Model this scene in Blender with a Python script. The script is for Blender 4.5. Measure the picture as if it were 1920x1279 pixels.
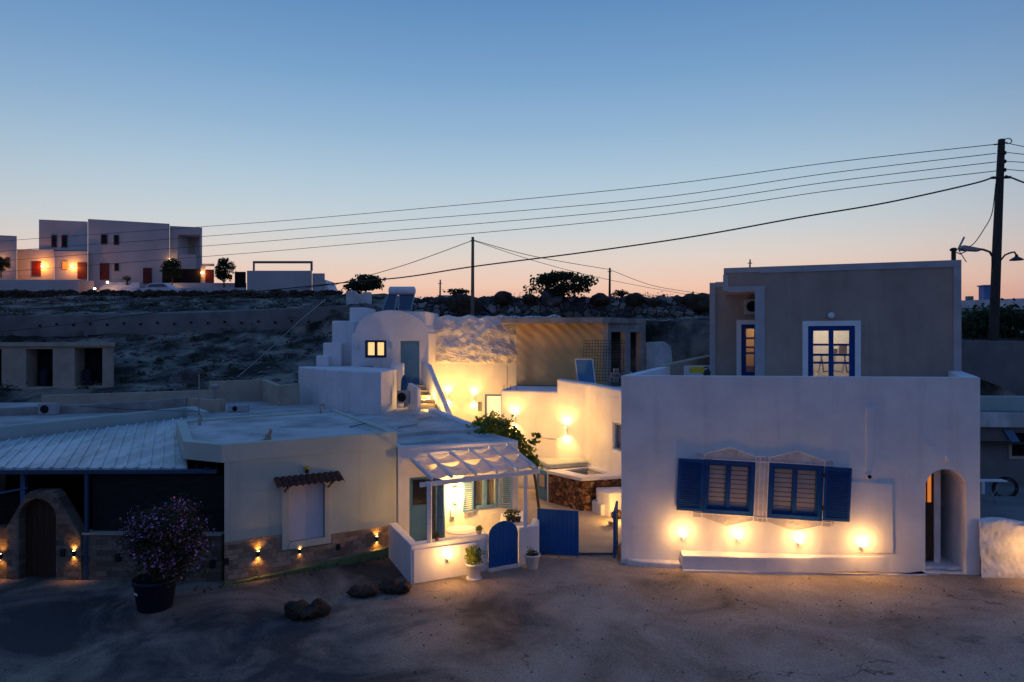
import bpy, bmesh, math, random
from mathutils import Vector, Matrix, noise
random.seed(7)
for o in list(bpy.data.objects): bpy.data.objects.remove(o)
C = bpy.context.scene.collection
SC = bpy.context.scene
PI = math.pi
H = 6.0; F = 1280.0
# ------------------------------------------------------------------ camera
cd = bpy.data.cameras.new('camera'); cam = bpy.data.objects.new('camera', cd); C.objects.link(cam)
cam.location = (0, 0, H); cam.rotation_euler = (PI/2, 0, 0)
cd.sensor_width = 36; cd.lens = 24.0; cd.clip_end = 3000; cd.clip_start = 0.05
SC.camera = cam
SC.view_settings.view_transform = 'Standard'
try: SC.view_settings.look = 'None'
except Exception: pass
SC.view_settings.exposure = 0.0; SC.view_settings.gamma = 1.0
# ------------------------------------------------------------------ sky at dusk
def s2l(c):
    r = []
    for v in c:
        v /= 255.0
        r.append(v/12.92 if v <= 0.04045 else ((v+0.055)/1.055)**2.4)
    return (*r, 1.0)
w = bpy.data.worlds.new('World'); SC.world = w; w.use_nodes = True
nt = w.node_tree; nt.nodes.clear(); N = nt.nodes.new; L = nt.links.new
out = N('ShaderNodeOutputWorld'); bg = N('ShaderNodeBackground'); L(bg.outputs[0], out.inputs[0])
tc = N('ShaderNodeTexCoord'); sep = N('ShaderNodeSeparateXYZ'); L(tc.outputs['Generated'], sep.inputs[0])
def ramp(stops):
    r = N('ShaderNodeValToRGB'); e = r.color_ramp.elements
    while len(e) > 1: e.remove(e[0])
    e[0].position = stops[0][0]; e[0].color = s2l(stops[0][1])
    for p, c in stops[1:]:
        k = e.new(p); k.color = s2l(c)
    L(sep.outputs[2], r.inputs[0]); return r
west = ramp([(0.0,(224,158,138)),(0.055,(236,180,156)),(0.08,(240,200,178)),(0.12,(224,211,202)),(0.16,(202,210,214)),
             (0.22,(178,201,217)),(0.29,(148,182,212)),(0.36,(122,163,204)),(0.45,(95,141,190)),(0.7,(74,122,184)),(1.0,(66,112,176))])
east = ramp([(0.0,(92,90,116)),(0.08,(112,108,134)),(0.18,(102,112,146)),(0.29,(86,110,154)),(0.44,(74,106,160)),(0.7,(70,110,170)),(1.0,(66,112,176))])
dt = N('ShaderNodeVectorMath'); dt.operation = 'DOT_PRODUCT'; L(tc.outputs['Generated'], dt.inputs[0])
az = math.radians(-5); dt.inputs[1].default_value = (math.sin(az), math.cos(az), 0)
mr = N('ShaderNodeMapRange'); mr.interpolation_type = 'SMOOTHSTEP'
mr.inputs[1].default_value = 0.27; mr.inputs[2].default_value = 0.97; L(dt.outputs['Value'], mr.inputs[0])
mx = N('ShaderNodeMixRGB'); L(mr.outputs[0], mx.inputs[0]); L(east.outputs[0], mx.inputs[1]); L(west.outputs[0], mx.inputs[2])
# thin streaky dusk cloud low over the horizon
mp = N('ShaderNodeMapping'); mp.inputs['Scale'].default_value = (3, 3, 42); L(tc.outputs['Generated'], mp.inputs[0])
cn = N('ShaderNodeTexNoise'); cn.inputs['Scale'].default_value = 1.6; cn.inputs['Detail'].default_value = 4; L(mp.outputs[0], cn.inputs[0])
cr = N('ShaderNodeMapRange'); cr.inputs[1].default_value = 0.56; cr.inputs[2].default_value = 0.8; L(cn.outputs[0], cr.inputs[0])
lo = N('ShaderNodeMapRange'); lo.inputs[1].default_value = 0.10; lo.inputs[2].default_value = 0.05; lo.inputs[4].default_value = 0.35; L(sep.outputs[2], lo.inputs[0])
mm = N('ShaderNodeMath'); mm.operation = 'MULTIPLY'; L(cr.outputs[0], mm.inputs[0]); L(lo.outputs[0], mm.inputs[1])
m2 = N('ShaderNodeMixRGB'); L(mm.outputs[0], m2.inputs[0]); L(mx.outputs[0], m2.inputs[1]); m2.inputs[2].default_value = s2l((196,158,160))
L(m2.outputs[0], bg.inputs[0]); bg.inputs[1].default_value = 1.0
# ------------------------------------------------------------------ helpers: points
def P(px, py, Y): return Vector(((px-960)/F*Y, Y, H-(py-640)/F*Y))
def Gd(px, py, z=0.0):
    Y = (H-z)*F/(py-640); return P(px, py, Y)
class Frame:
    """a plane with axes U (along), V (up), N (outward); pixel() meets the sight line with it"""
    def __init__(s, O, U, V=(0,0,1)):
        s.O = Vector(O); s.U = Vector(U).normalized(); s.V = Vector(V).normalized(); s.N = s.U.cross(s.V).normalized()
    def pt(s, u, v, d=0): return s.O + s.U*u + s.V*v + s.N*d
    def pixel(s, px, py):
        D = Vector(((px-960)/F, 1, -(py-640)/F)); C0 = Vector((0,0,H))
        t = (s.O-C0).dot(s.N)/D.dot(s.N); q = C0+D*t-s.O
        return q.dot(s.U), q.dot(s.V)
    def roll(s, u, v, deg):
        a = math.radians(deg); return Frame(s.pt(u, v), s.U*math.cos(a)+s.V*math.sin(a), s.V*math.cos(a)-s.U*math.sin(a))
def wallframe(a, b): return Frame((a[0], a[1], 0), (b[0]-a[0], b[1]-a[1], 0))
class MB:
    def __init__(s): s.v = []; s.f = []
    def add(s, vs, fs):
        n = len(s.v); s.v += [Vector(v) for v in vs]; s.f += [tuple(i+n for i in f) for f in fs]; return s
    def box8(s, p): return s.add(p, [(0,1,2,3),(7,6,5,4),(0,4,5,1),(1,5,6,2),(2,6,7,3),(3,7,4,0)])
    def box(s, x0, x1, y0, y1, z0, z1):
        return s.box8([(x0,y0,z0),(x1,y0,z0),(x1,y1,z0),(x0,y1,z0),(x0,y0,z1),(x1,y0,z1),(x1,y1,z1),(x0,y1,z1)])
    def fbox(s, f, u0, u1, v0, v1, d0, d1):
        return s.box8([f.pt(u0,v0,d0),f.pt(u1,v0,d0),f.pt(u1,v0,d1),f.pt(u0,v0,d1),f.pt(u0,v1,d0),f.pt(u1,v1,d0),f.pt(u1,v1,d1),f.pt(u0,v1,d1)])
    def bar(s, a, b, w, h=None, up=(0,0,1)):
        a = Vector(a); b = Vector(b); h = h or w; d = (b-a).normalized(); u = Vector(up)
        x = d.cross(u)
        if x.length < 1e-4: x = d.cross(Vector((1,0,0)))
        x.normalize(); y = x.cross(d).normalized(); x *= w/2; y *= h/2
        return s.box8([a-x-y,a+x-y,a+x+y,a-x+y,b-x-y,b+x-y,b+x+y,b-x+y])
    def prism(s, poly, z0, z1, tops=None):
        n = len(poly); z = tops or [z1]*n
        vs = [(p[0],p[1],z0) for p in poly]+[(p[0],p[1],z[i]) for i, p in enumerate(poly)]
        return s.add(vs, [tuple(range(n))[::-1], tuple(range(n,2*n))]+[(i,(i+1)%n,(i+1)%n+n,i+n) for i in range(n)])
    def fprism(s, f, poly, d0, d1):
        n = len(poly)
        vs = [f.pt(p[0],p[1],d0) for p in poly]+[f.pt(p[0],p[1],d1) for p in poly]
        return s.add(vs, [tuple(range(n))[::-1], tuple(range(n,2*n))]+[(i,(i+1)%n,(i+1)%n+n,i+n) for i in range(n)])
    def tube(s, pts, r, n=8, cap=True):
        pts = [Vector(p) for p in pts]; rs = r if isinstance(r, (list,tuple)) else [r]*len(pts)
        vs = []; ref = None
        for i, p in enumerate(pts):
            d = (pts[min(i+1,len(pts)-1)]-pts[max(i-1,0)]).normalized()
            if ref is None: ref = d.cross(Vector((0,0,1))) if abs(d.z) < .9 else d.cross(Vector((1,0,0)))
            x = (ref - d*ref.dot(d)).normalized(); ref = x; y = d.cross(x)
            for k in range(n):
                a = 2*PI*k/n; vs.append(p+(x*math.cos(a)+y*math.sin(a))*rs[i])
        fs = [(i*n+k, i*n+(k+1)%n, (i+1)*n+(k+1)%n, (i+1)*n+k) for i in range(len(pts)-1) for k in range(n)]
        if cap: fs += [tuple(range(n))[::-1], tuple(range((len(pts)-1)*n, len(pts)*n))]
        return s.add(vs, fs)
    def lathe(s, prof, c=(0,0,0), n=20, axis=None):
        c = Vector(c); vs = []; M = axis or Matrix.Identity(3)
        for r, z in prof:
            for k in range(n): a = 2*PI*k/n; vs.append(c + M @ Vector((r*math.cos(a), r*math.sin(a), z)))
        m = len(prof)
        fs = [(i*n+k, i*n+(k+1)%n, (i+1)*n+(k+1)%n, (i+1)*n+k) for i in range(m-1) for k in range(n)]
        if prof[0][0] > 1e-5: fs.append(tuple(range(n))[::-1])
        if prof[-1][0] > 1e-5: fs.append(tuple(range((m-1)*n, m*n)))
        return s.add(vs, fs)
    def grid(s, fn, nu, nv):
        vs = [fn(i/nu, j/nv) for j in range(nv+1) for i in range(nu+1)]
        return s.add(vs, [(j*(nu+1)+i, j*(nu+1)+i+1, (j+1)*(nu+1)+i+1, (j+1)*(nu+1)+i) for j in range(nv) for i in range(nu)])
    def leaf(s, p, size, asp=0.5):
        d = Vector((random.gauss(0,1),random.gauss(0,1),random.gauss(0,.8))).normalized()
        e = d.cross(Vector((random.gauss(0,1),random.gauss(0,1),random.gauss(0,1)))).normalized()
        a = d*size*.5; b = e*size*asp*.5; p = Vector(p)
        return s.add([p-a, p+b, p+a, p-b], [(0,1,2,3)])
    def rock(s, c, r, sx=1, sy=1, sz=.7, sub=2, amp=.35, seed=0):
        bm = bmesh.new(); bmesh.ops.create_icosphere(bm, subdivisions=sub, radius=1)
        sd = Vector((seed*3.17, seed*1.3, seed*.71))
        for v in bm.verts:
            k = 1+amp*(noise.noise(v.co*1.1+sd)*1.3+.5*noise.noise(v.co*2.7+sd))
            v.co *= k
        vs = [Vector((v.co.x*sx*r, v.co.y*sy*r, v.co.z*sz*r))+Vector(c) for v in bm.verts]
        fs = [tuple(v.index for v in f.verts) for f in bm.faces]; bm.free()
        return s.add(vs, fs)
WL = {}
def mesh_from(mb, name='mesh', recalc=True):
    me = bpy.data.meshes.new(name); me.from_pydata([tuple(v) for v in mb.v], [], mb.f); me.validate()
    if recalc:
        bm = bmesh.new(); bm.from_mesh(me); bmesh.ops.recalc_face_normals(bm, faces=bm.faces); bm.to_mesh(me); bm.free()
    return me
def tag(o, label=None, cat=None, group=None, kind=None):
    if label: o['label'] = label
    if cat: o['category'] = cat
    if group: o['group'] = group
    if kind: o['kind'] = kind
    return o
def thing(name, label, cat, loc=(0,0,0), group=None):
    o = bpy.data.objects.new(name, None); C.objects.link(o); o.location = Vector(loc); o.empty_display_size = .2
    WL[o.name] = Vector(loc); return tag(o, label, cat, group)
def obj(name, mb, m, parent=None, cuts=(), smooth=False, bevel=0, recalc=True, bseg=2):
    me = mesh_from(mb, name, recalc)
    if cuts:
        t = bpy.data.objects.new('tmp', me); C.objects.link(t); cs = []
        for c in cuts:
            k = bpy.data.objects.new('tmpc', mesh_from(c)); C.objects.link(k); cs.append(k)
            md = t.modifiers.new('b', 'BOOLEAN'); md.operation = 'DIFFERENCE'; md.object = k; md.solver = 'EXACT'
        dg = bpy.context.evaluated_depsgraph_get(); me = bpy.data.meshes.new_from_object(t.evaluated_get(dg))
        me.name = name; bpy.data.objects.remove(t)
        for k in cs: bpy.data.objects.remove(k)
    if parent is not None: off = WL[parent.name]
    else:
        xs = [v.co for v in me.vertices]; n = max(1, len(xs))
        off = Vector((sum(v.x for v in xs)/n, sum(v.y for v in xs)/n, min(v.z for v in xs))) if xs else Vector()
    me.transform(Matrix.Translation(-off))
    me.materials.clear(); me.materials.append(m)
    if smooth: me.shade_smooth()
    o = bpy.data.objects.new(name, me); C.objects.link(o)
    if parent is not None: o.parent = parent; WL[o.name] = off.copy()
    else: o.location = off; WL[o.name] = off.copy()
    if bevel:
        b = o.modifiers.new('bevel', 'BEVEL'); b.width = bevel; b.segments = bseg; b.limit_method = 'ANGLE'; b.angle_limit = math.radians(40)
    return o
def light(parent, pos, power, col=(1,.5,.12), r=.04, spot=None, aim=None, blend=.6):
    ld = bpy.data.lights.new('lamp_or_fill_light', 'SPOT' if spot else 'POINT'); ld.energy = power; ld.color = col; ld.shadow_soft_size = r
    o = bpy.data.objects.new('lamp_or_fill_light', ld); C.objects.link(o); o.parent = parent
    if spot:
        ld.spot_size = math.radians(spot); ld.spot_blend = blend
        o.rotation_euler = Vector(aim).to_track_quat('-Z', 'Y').to_euler()
    o.location = Vector(pos) - (WL[parent.name] if parent is not None else Vector()); return o
def dup(root, loc=None, rotz=None, label=None, parent=None):
    r = root.copy(); C.objects.link(r)
    if loc is not None: r.location = loc
    if rotz is not None: r.rotation_euler = (0,0,rotz)
    if label: r['label'] = label
    if parent is not None: r.parent = parent
    for ch in root.children: dup(ch, parent=r)
    return r
# ------------------------------------------------------------------ materials
def newmat(name):
    m = bpy.data.materials.new(name); m.use_nodes = True; t = m.node_tree; return m, t, t.nodes['Principled BSDF']
def mat(name, c1, c2=None, scale=2.0, rough=.85, bump=0.0, bscale=20.0, metal=0.0, spec=.3, detail=5, lo=.35, hi=.65, stretch=None, dist=.02, c3=None):
    m, t, b = newmat(name); n = t.nodes.new; l = t.links.new
    b.inputs['Roughness'].default_value = rough; b.inputs['Metallic'].default_value = metal
    b.inputs['Specular IOR Level'].default_value = spec; b.inputs['Base Color'].default_value = (*c1, 1)
    g = n('ShaderNodeNewGeometry'); src = g.outputs['Position']
    if stretch:
        mp = n('ShaderNodeMapping'); mp.inputs['Scale'].default_value = stretch; l(src, mp.inputs[0]); src = mp.outputs[0]
    if c2:
        x = n('ShaderNodeTexNoise'); x.inputs['Scale'].default_value = scale; x.inputs['Detail'].default_value = detail; x.inputs['Roughness'].default_value = .6; l(src, x.inputs[0])
        r = n('ShaderNodeValToRGB'); r.color_ramp.elements[0].position = lo; r.color_ramp.elements[0].color = (*c1,1)
        r.color_ramp.elements[1].position = hi; r.color_ramp.elements[1].color = (*c2,1); l(x.outputs[0], r.inputs[0])
        if c3:
            e = r.color_ramp.elements.new((lo+hi)/2); e.color = (*c3,1)
        l(r.outputs[0], b.inputs['Base Color'])
    if bump:
        y = n('ShaderNodeTexNoise'); y.inputs['Scale'].default_value = bscale; y.inputs['Detail'].default_value = 6; l(g.outputs['Position'], y.inputs[0])
        k = n('ShaderNodeBump'); k.inputs['Strength'].default_value = bump; k.inputs['Distance'].default_value = dist; l(y.outputs[0], k.inputs['Height']); l(k.outputs[0], b.inputs['Normal'])
    return m
def emit(name, col, s):
    m, t, b = newmat(name); b.inputs['Base Color'].default_value = (*col,1); b.inputs['Emission Color'].default_value = (*col,1); b.inputs['Emission Strength'].default_value = s; return m
def stonemat(name, U, cols, scale, mortar, bw=.45, rh=.2, rough=.85):
    m, t, b = newmat(name); n = t.nodes.new; l = t.links.new
    g = n('ShaderNodeNewGeometry'); d = n('ShaderNodeVectorMath'); d.operation = 'DOT_PRODUCT'; l(g.outputs['Position'], d.inputs[0]); d.inputs[1].default_value = (U[0],U[1],0)
    sp = n('ShaderNodeSeparateXYZ'); l(g.outputs['Position'], sp.inputs[0]); cb = n('ShaderNodeCombineXYZ'); l(d.outputs['Value'], cb.inputs[0]); l(sp.outputs[2], cb.inputs[1])
    nz = n('ShaderNodeTexNoise'); nz.inputs['Scale'].default_value = 3; l(cb.outputs[0], nz.inputs[0])
    mxv = n('ShaderNodeVectorMath'); mxv.operation = 'MULTIPLY_ADD'; l(nz.outputs['Color'], mxv.inputs[0]); mxv.inputs[1].default_value = (.06,.06,0); l(cb.outputs[0], mxv.inputs[2])
    br = n('ShaderNodeTexBrick'); br.inputs['Scale'].default_value = scale; br.inputs['Brick Width'].default_value = bw; br.inputs['Row Height'].default_value = rh
    br.inputs['Mortar Size'].default_value = .012; br.inputs['Color1'].default_value = (0,0,0,1); br.inputs['Color2'].default_value = (1,1,1,1); br.inputs['Bias'].default_value = 0
    br.inputs['Mortar'].default_value = (.5,.5,.5,1); l(mxv.outputs[0], br.inputs[0])
    n2 = n('ShaderNodeTexNoise'); n2.inputs['Scale'].default_value = 9; n2.inputs['Detail'].default_value = 6; l(g.outputs['Position'], n2.inputs[0])
    ad = n('ShaderNodeMixRGB'); ad.inputs[0].default_value = .5; l(br.outputs['Color'], ad.inputs[1]); l(n2.outputs[0], ad.inputs[2])
    r = n('ShaderNodeValToRGB'); e = r.color_ramp.elements; e[0].position = .2; e[0].color = (*cols[0],1); e[1].position = .8; e[1].color = (*cols[-1],1)
    k = e.new(.5); k.color = (*cols[1],1); l(ad.outputs[0], r.inputs[0])
    m3 = n('ShaderNodeMixRGB'); l(br.outputs['Fac'], m3.inputs[0]); l(r.outputs[0], m3.inputs[1]); m3.inputs[2].default_value = (*mortar,1); l(m3.outputs[0], b.inputs['Base Color'])
    hs = n('ShaderNodeMath'); hs.operation = 'SUBTRACT'; l(n2.outputs[0], hs.inputs[0]); l(br.outputs['Fac'], hs.inputs[1])
    bp = n('ShaderNodeBump'); bp.inputs['Strength'].default_value = .8; bp.inputs['Distance'].default_value = .03; l(hs.outputs[0], bp.inputs['Height']); l(bp.outputs[0], b.inputs['Normal'])
    b.inputs['Roughness'].default_value = rough; return m
def rubblemat(name, cols, scale, mortar, rnd=1.0):
    m, t, b = newmat(name); n = t.nodes.new; l = t.links.new
    g = n('ShaderNodeNewGeometry'); nz = n('ShaderNodeTexNoise'); nz.inputs['Scale'].default_value = 4; l(g.outputs['Position'], nz.inputs[0])
    mv = n('ShaderNodeVectorMath'); mv.operation = 'MULTIPLY_ADD'; l(nz.outputs['Color'], mv.inputs[0]); mv.inputs[1].default_value = (.12,.12,.12); l(g.outputs['Position'], mv.inputs[2])
    v = n('ShaderNodeTexVoronoi'); v.inputs['Scale'].default_value = scale; l(mv.outputs[0], v.inputs[0])
    ve = n('ShaderNodeTexVoronoi'); ve.feature = 'DISTANCE_TO_EDGE'; ve.inputs['Scale'].default_value = scale; l(mv.outputs[0], ve.inputs[0])
    sp = n('ShaderNodeSeparateColor'); l(v.outputs['Color'], sp.inputs[0]); r = n('ShaderNodeValToRGB'); e = r.color_ramp.elements
    e[0].color = (*cols[0],1); e[0].position = .1; e[1].color = (*cols[-1],1); e[1].position = .95
    for i, c in enumerate(cols[1:-1]): k = e.new(.1+.85*(i+1)/(len(cols)-1)); k.color = (*c,1)
    l(sp.outputs[0], r.inputs[0]); mr = n('ShaderNodeMapRange'); mr.inputs[1].default_value = .02; mr.inputs[2].default_value = .09; l(ve.outputs['Distance'], mr.inputs[0])
    mx = n('ShaderNodeMixRGB'); l(mr.outputs[0], mx.inputs[0]); mx.inputs[1].default_value = (*mortar,1); l(r.outputs[0], mx.inputs[2]); l(mx.outputs[0], b.inputs['Base Color'])
    bp = n('ShaderNodeBump'); bp.inputs['Strength'].default_value = 1; bp.inputs['Distance'].default_value = .05; l(mr.outputs[0], bp.inputs['Height']); l(bp.outputs[0], b.inputs['Normal'])
    b.inputs['Roughness'].default_value = .9; return m
def glassmat(name, col=(.02,.03,.05), alpha=.35, rough=.05):
    m, t, b = newmat(name); n = t.nodes.new; l = t.links.new
    b.inputs['Base Color'].default_value = (*col,1); b.inputs['Roughness'].default_value = rough; b.inputs['Specular IOR Level'].default_value = .6; b.inputs['Alpha'].default_value = alpha; return m
M = {}
M['white'] = mat('white_plaster', (.68,.675,.68), (.80,.795,.79), 1.1, .8, .35, 1.3, dist=.10, lo=.32, hi=.66, detail=8)
M['white_rough'] = mat('rough_white_plaster', (.60,.585,.57), (.78,.765,.75), 3, 1, .7, 5, spec=0, dist=.06)
M['white_old'] = mat('weathered_white_plaster', (.52,.51,.5), (.78,.77,.76), 1.0, .85, .4, 5, dist=.03, lo=.3, hi=.62)
M['roofwhite'] = mat('painted_roof_screed', (.32,.31,.30), (.60,.585,.56), .7, .85, .4, 10, detail=9, lo=.36, hi=.58, stretch=(1,1,1))
M['roofgrey'] = mat('grey_roof_screed', (.3,.29,.28), (.5,.49,.47), .9, .9, .3, 12)
M['cream'] = mat('cream_plaster', (.46,.52,.44), (.54,.59,.51), .9, .85, .2, 25, dist=.01)
M['mint'] = mat('mint_plaster', (.36,.47,.44), (.42,.53,.5), 1.2, .85, .2, 20, dist=.01)
M['beige'] = mat('beige_render', (.31,.25,.20), (.38,.305,.245), .8, .9, .25, 30, dist=.01)
M['trim'] = mat('painted_trim', (.68,.69,.71), (.76,.77,.78), 2, .7, .1, 20, dist=.01)
M['edging'] = mat('grey_edging_paint', (.34,.345,.36), (.42,.425,.44), 2, .8, .15, 20, dist=.01)
def add_streaks(m, amt=.22):
    t = m.node_tree; n = t.nodes.new; l = t.links.new; b = t.nodes['Principled BSDF']; src = b.inputs['Base Color'].links[0].from_socket
    g = n('ShaderNodeNewGeometry'); mp = n('ShaderNodeMapping'); mp.inputs['Scale'].default_value = (3.2,3.2,.28); l(g.outputs['Position'], mp.inputs[0])
    x = n('ShaderNodeTexNoise'); x.inputs['Scale'].default_value = 1; x.inputs['Detail'].default_value = 7; l(mp.outputs[0], x.inputs[0])
    r = n('ShaderNodeMapRange'); r.inputs[1].default_value = .52; r.inputs[2].default_value = .74; r.inputs[4].default_value = amt; l(x.outputs[0], r.inputs[0])
    q = n('ShaderNodeMixRGB'); q.blend_type = 'MULTIPLY'; l(r.outputs[0], q.inputs[0]); l(src, q.inputs[1]); q.inputs[2].default_value = (.55,.52,.5,1); l(q.outputs[0], b.inputs['Base Color'])
add_streaks(M['white']); add_streaks(M['beige'], .3); add_streaks(M['cream'], .3)
M['tan'] = mat('tan_plaster', (.36,.31,.24), (.46,.4,.32), 1.2, .9, .3, 12)
M['concrete'] = mat('raw_concrete', (.22,.21,.2), (.36,.35,.33), 1.5, .9, .4, 15)
M['concrete_dark'] = mat('dark_concrete', (.15,.15,.145), (.24,.235,.22), .6, .9, .4, 8)
M['blue'] = mat('blue_paint', (.004,.05,.2), (.007,.062,.235), 3, .6, .05, 30, spec=.15)
M['gateblue'] = mat('gate_blue_paint', (.006,.08,.27), (.010,.10,.33), 4, .6, .1, 30, spec=.2)
M['hotelwhite'] = mat('hotel_plaster', (.48,.45,.45), (.56,.53,.53), .3, .9)
M['teal'] = mat('teal_paint', (.07,.21,.36), (.095,.25,.41), 3, .5, .05, 30)
M['slateblue'] = mat('slate_blue_paint', (.06,.15,.34), (.085,.19,.40), 3, .45)
M['darkblue'] = mat('dark_blue_paint', (.015,.03,.07), None, rough=.5)
M['red'] = mat('red_paint', (.10,.008,.008), (.13,.012,.01), 2, .5)
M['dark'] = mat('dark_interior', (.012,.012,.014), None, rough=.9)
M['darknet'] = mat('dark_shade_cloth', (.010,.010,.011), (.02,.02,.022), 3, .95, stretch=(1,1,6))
M['darkwood'] = mat('dark_wood', (.035,.018,.01), (.07,.035,.018), 4, .6, .3, 20, stretch=(8,8,.6))
M['wood'] = mat('pole_wood', (.16,.12,.08), (.26,.2,.14), 4, .85, .3, 20, stretch=(6,6,.5))
M['poledark'] = mat('creosoted_pole', (.035,.032,.03), (.07,.06,.05), 4, .85, .3, 20, stretch=(6,6,.5))
M['black'] = mat('black_metal', (.012,.012,.012), None, rough=.45, spec=.5)
M['metal'] = mat('galvanised_sheet', (.42,.47,.47), (.66,.70,.70), .9, .5, .05, 8, metal=.35, stretch=(2,.6,1), lo=.4,hi=.62)
M['steel'] = mat('steel', (.3,.3,.31), None, rough=.45, metal=.8)
M['gutter'] = mat('blue_gutter', (.025,.07,.13), (.035,.09,.16), 3, .4, metal=.2)
M['tile'] = mat('clay_tile', (.085,.03,.025), (.14,.05,.035), 6, .8, .3, 20)
M['pvc'] = mat('white_pvc', (.68,.67,.72), None, rough=.4)
M['cloth'] = mat('white_canvas', (.78,.75,.72), None, rough=.9)
_t = M['cloth'].node_tree; _b = _t.nodes['Principled BSDF']; _tr = _t.nodes.new('ShaderNodeBsdfTranslucent'); _tr.inputs[0].default_value = (.8,.72,.62,1)
_mx = _t.nodes.new('ShaderNodeMixShader'); _mx.inputs[0].default_value = .38; _t.links.new(_b.outputs[0], _mx.inputs[1]); _t.links.new(_tr.outputs[0], _mx.inputs[2]); _t.links.new(_mx.outputs[0], _t.nodes['Material Output'].inputs[0])
M['glass'] = glassmat('window_glass'); M['glassclear'] = glassmat('clear_glass', (.5,.5,.5), .12)
M['blind'] = mat('blind_fabric', (.22,.22,.28), (.27,.26,.32), 8, .8)
M['warmglass'] = emit('lit_curtain', (1.0,.66,.30), .8)
M['bulb'] = emit('lamp_glass', (1.0,.66,.3), 14)
M['warmdim'] = emit('amber_glass', (1.0,.28,.04), .55)
M['lava'] = rubblemat('lava_stone_wall', [(.07,.03,.02),(.2,.07,.035),(.34,.14,.05),(.14,.08,.055),(.42,.26,.13)], 6.5, (.03,.018,.012))
M['drystone'] = rubblemat('rubble_bank', [(.05,.045,.045),(.12,.1,.09),(.2,.16,.14),(.3,.26,.23)], 1.6, (.02,.018,.018))
M['asphalt_rock'] = mat('volcanic_boulder', (.022,.015,.011), (.085,.052,.033), 3, .9, .8, 8, dist=.05)
M['rock'] = mat('grey_boulder', (.07,.065,.065), (.2,.18,.17), 2, .9, .8, 6, dist=.08)
M['leaf'] = mat('vine_leaf', (.06,.11,.02), (.16,.22,.05), 6, .6); M['leafdark'] = mat('dark_leaf', (.02,.032,.014), (.05,.07,.03), 4, .7)
M['leafgreen'] = mat('shrub_leaf', (.03,.08,.03), (.08,.14,.05), 4, .65)
M['scrub'] = mat('dry_scrub', (.03,.045,.03), (.08,.1,.06), 1.0, .9)
M['flower'] = mat('pink_petal', (.42,.12,.36), (.62,.28,.55), 8, .7)
M['bark'] = mat('bark', (.06,.045,.03), (.12,.09,.06), 5, .9, .5, 20)
for _k in ('leaf','leafgreen','leafdark'):
    _t = M[_k].node_tree; _b = _t.nodes['Principled BSDF']; _tr = _t.nodes.new('ShaderNodeBsdfTranslucent'); _tr.inputs[0].default_value = {'leaf':(.35,.42,.06,1),'leafgreen':(.15,.25,.05,1),'leafdark':(.05,.08,.03,1)}[_k]
    _mx = _t.nodes.new('ShaderNodeMixShader'); _mx.inputs[0].default_value = .4; _t.links.new(_b.outputs[0], _mx.inputs[1]); _t.links.new(_tr.outputs[0], _mx.inputs[2]); _t.links.new(_mx.outputs[0], _t.nodes['Material Output'].inputs[0])
M['soil'] = mat('soil', (.03,.02,.015), None, rough=1)
M['tarp'] = mat('lit_opening_tan', (.36,.25,.13), (.46,.33,.18), .8, .7, .5, 1.2, dist=.12, stretch=(1,1,3))
M['cushion'] = mat('pale_green_cushion', (.42,.47,.42), (.48,.52,.46), 3, .85)
M['water'] = mat('dark_water', (.02,.03,.04), None, rough=.06, spec=.6, bump=.15, bscale=5)
M['pot'] = mat('white_ceramic', (.6,.6,.62), (.68,.68,.7), 5, .5)
M['bluepot'] = mat('navy_planter', (.006,.010,.03), None, rough=.5)
M['catfur'] = mat('ginger_fur', (.34,.22,.13), (.5,.36,.22), 12, .9)
M['yellow'] = mat('yellow_plastic', (.6,.4,.03), None, rough=.4)
M['solar'] = mat('solar_glass', (.012,.02,.045), None, rough=.12, spec=.6)
M['greenkerb'] = mat('mossy_kerb', (.11,.15,.05), (.16,.2,.09), 3, .9, .3, 12)
M['paving'] = mat('smooth_paving', (.34,.29,.23), (.44,.38,.3), 1.2, .8, .2, 10)
# ------------------------------------------------------------------ ground
def sm(a, b, x):
    t = max(0, min(1, (x-a)/(b-a))); return t*t*(3-2*t)
def prof(tab, y):
    if y <= tab[0][0]: return tab[0][1]
    for (a, za), (b, zb) in zip(tab, tab[1:]):
        if y <= b: return za+(zb-za)*(y-a)/(b-a)
    return tab[-1][1]
TL = [(19,-.06),(30,1.0),(34,2.3),(38,3.25),(46,5.2),(49.3,6.5),(50.6,6.7),(50.9,8.0),(60,9.2),(69.5,10.4),(72.5,10.7),(76,11.2),(88,11.4),(300,12)]
TM = [(24,-.06),(33.9,-.06),(34.3,7.0),(42,7.3),(48.2,7.5),(50.2,9.0),(54,9.2),(60,9.5),(300,6)]
TR = [(20,-.06),(24,-.06),(26.8,-.06),(27.5,5.9),(32,6.6),(60,9.0),(300,7)]
def tz(x, y):
    l, m_, r = prof(TL, y), prof(TM, y), prof(TR, y)
    s = sm(-5.5, -3.2, x*30/max(y,30)); z = l*(1-s)+m_*s
    s = sm(7, 13, x*28/max(y,28)); z = z*(1-s)+r*s
    if y > 29:
        k = sm(29, 36, y)*(1-sm(72,78,y)*.9)
        z += k*(noise.noise(Vector((x*.22, y*.22, 0)))*.35+noise.noise(Vector((x*.8, y*.8, 3)))*.14+noise.noise(Vector((x*2.1, y*2.1, 5)))*.1)
    return z
ys = []; y = -12.
while y < 320:
    ys.append(y); y += 2.0 if y < 18 else (.3 if y < 78 else (3 if y < 120 else 20))
xs = []; x = -170.
while x < 170.1:
    xs.append(x); x += .4 if -42 < x < 34 else 5
mb = MB(); nx = len(xs)
mb.v = [Vector((x, y, tz(x, y))) for y in ys for x in xs]
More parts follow.
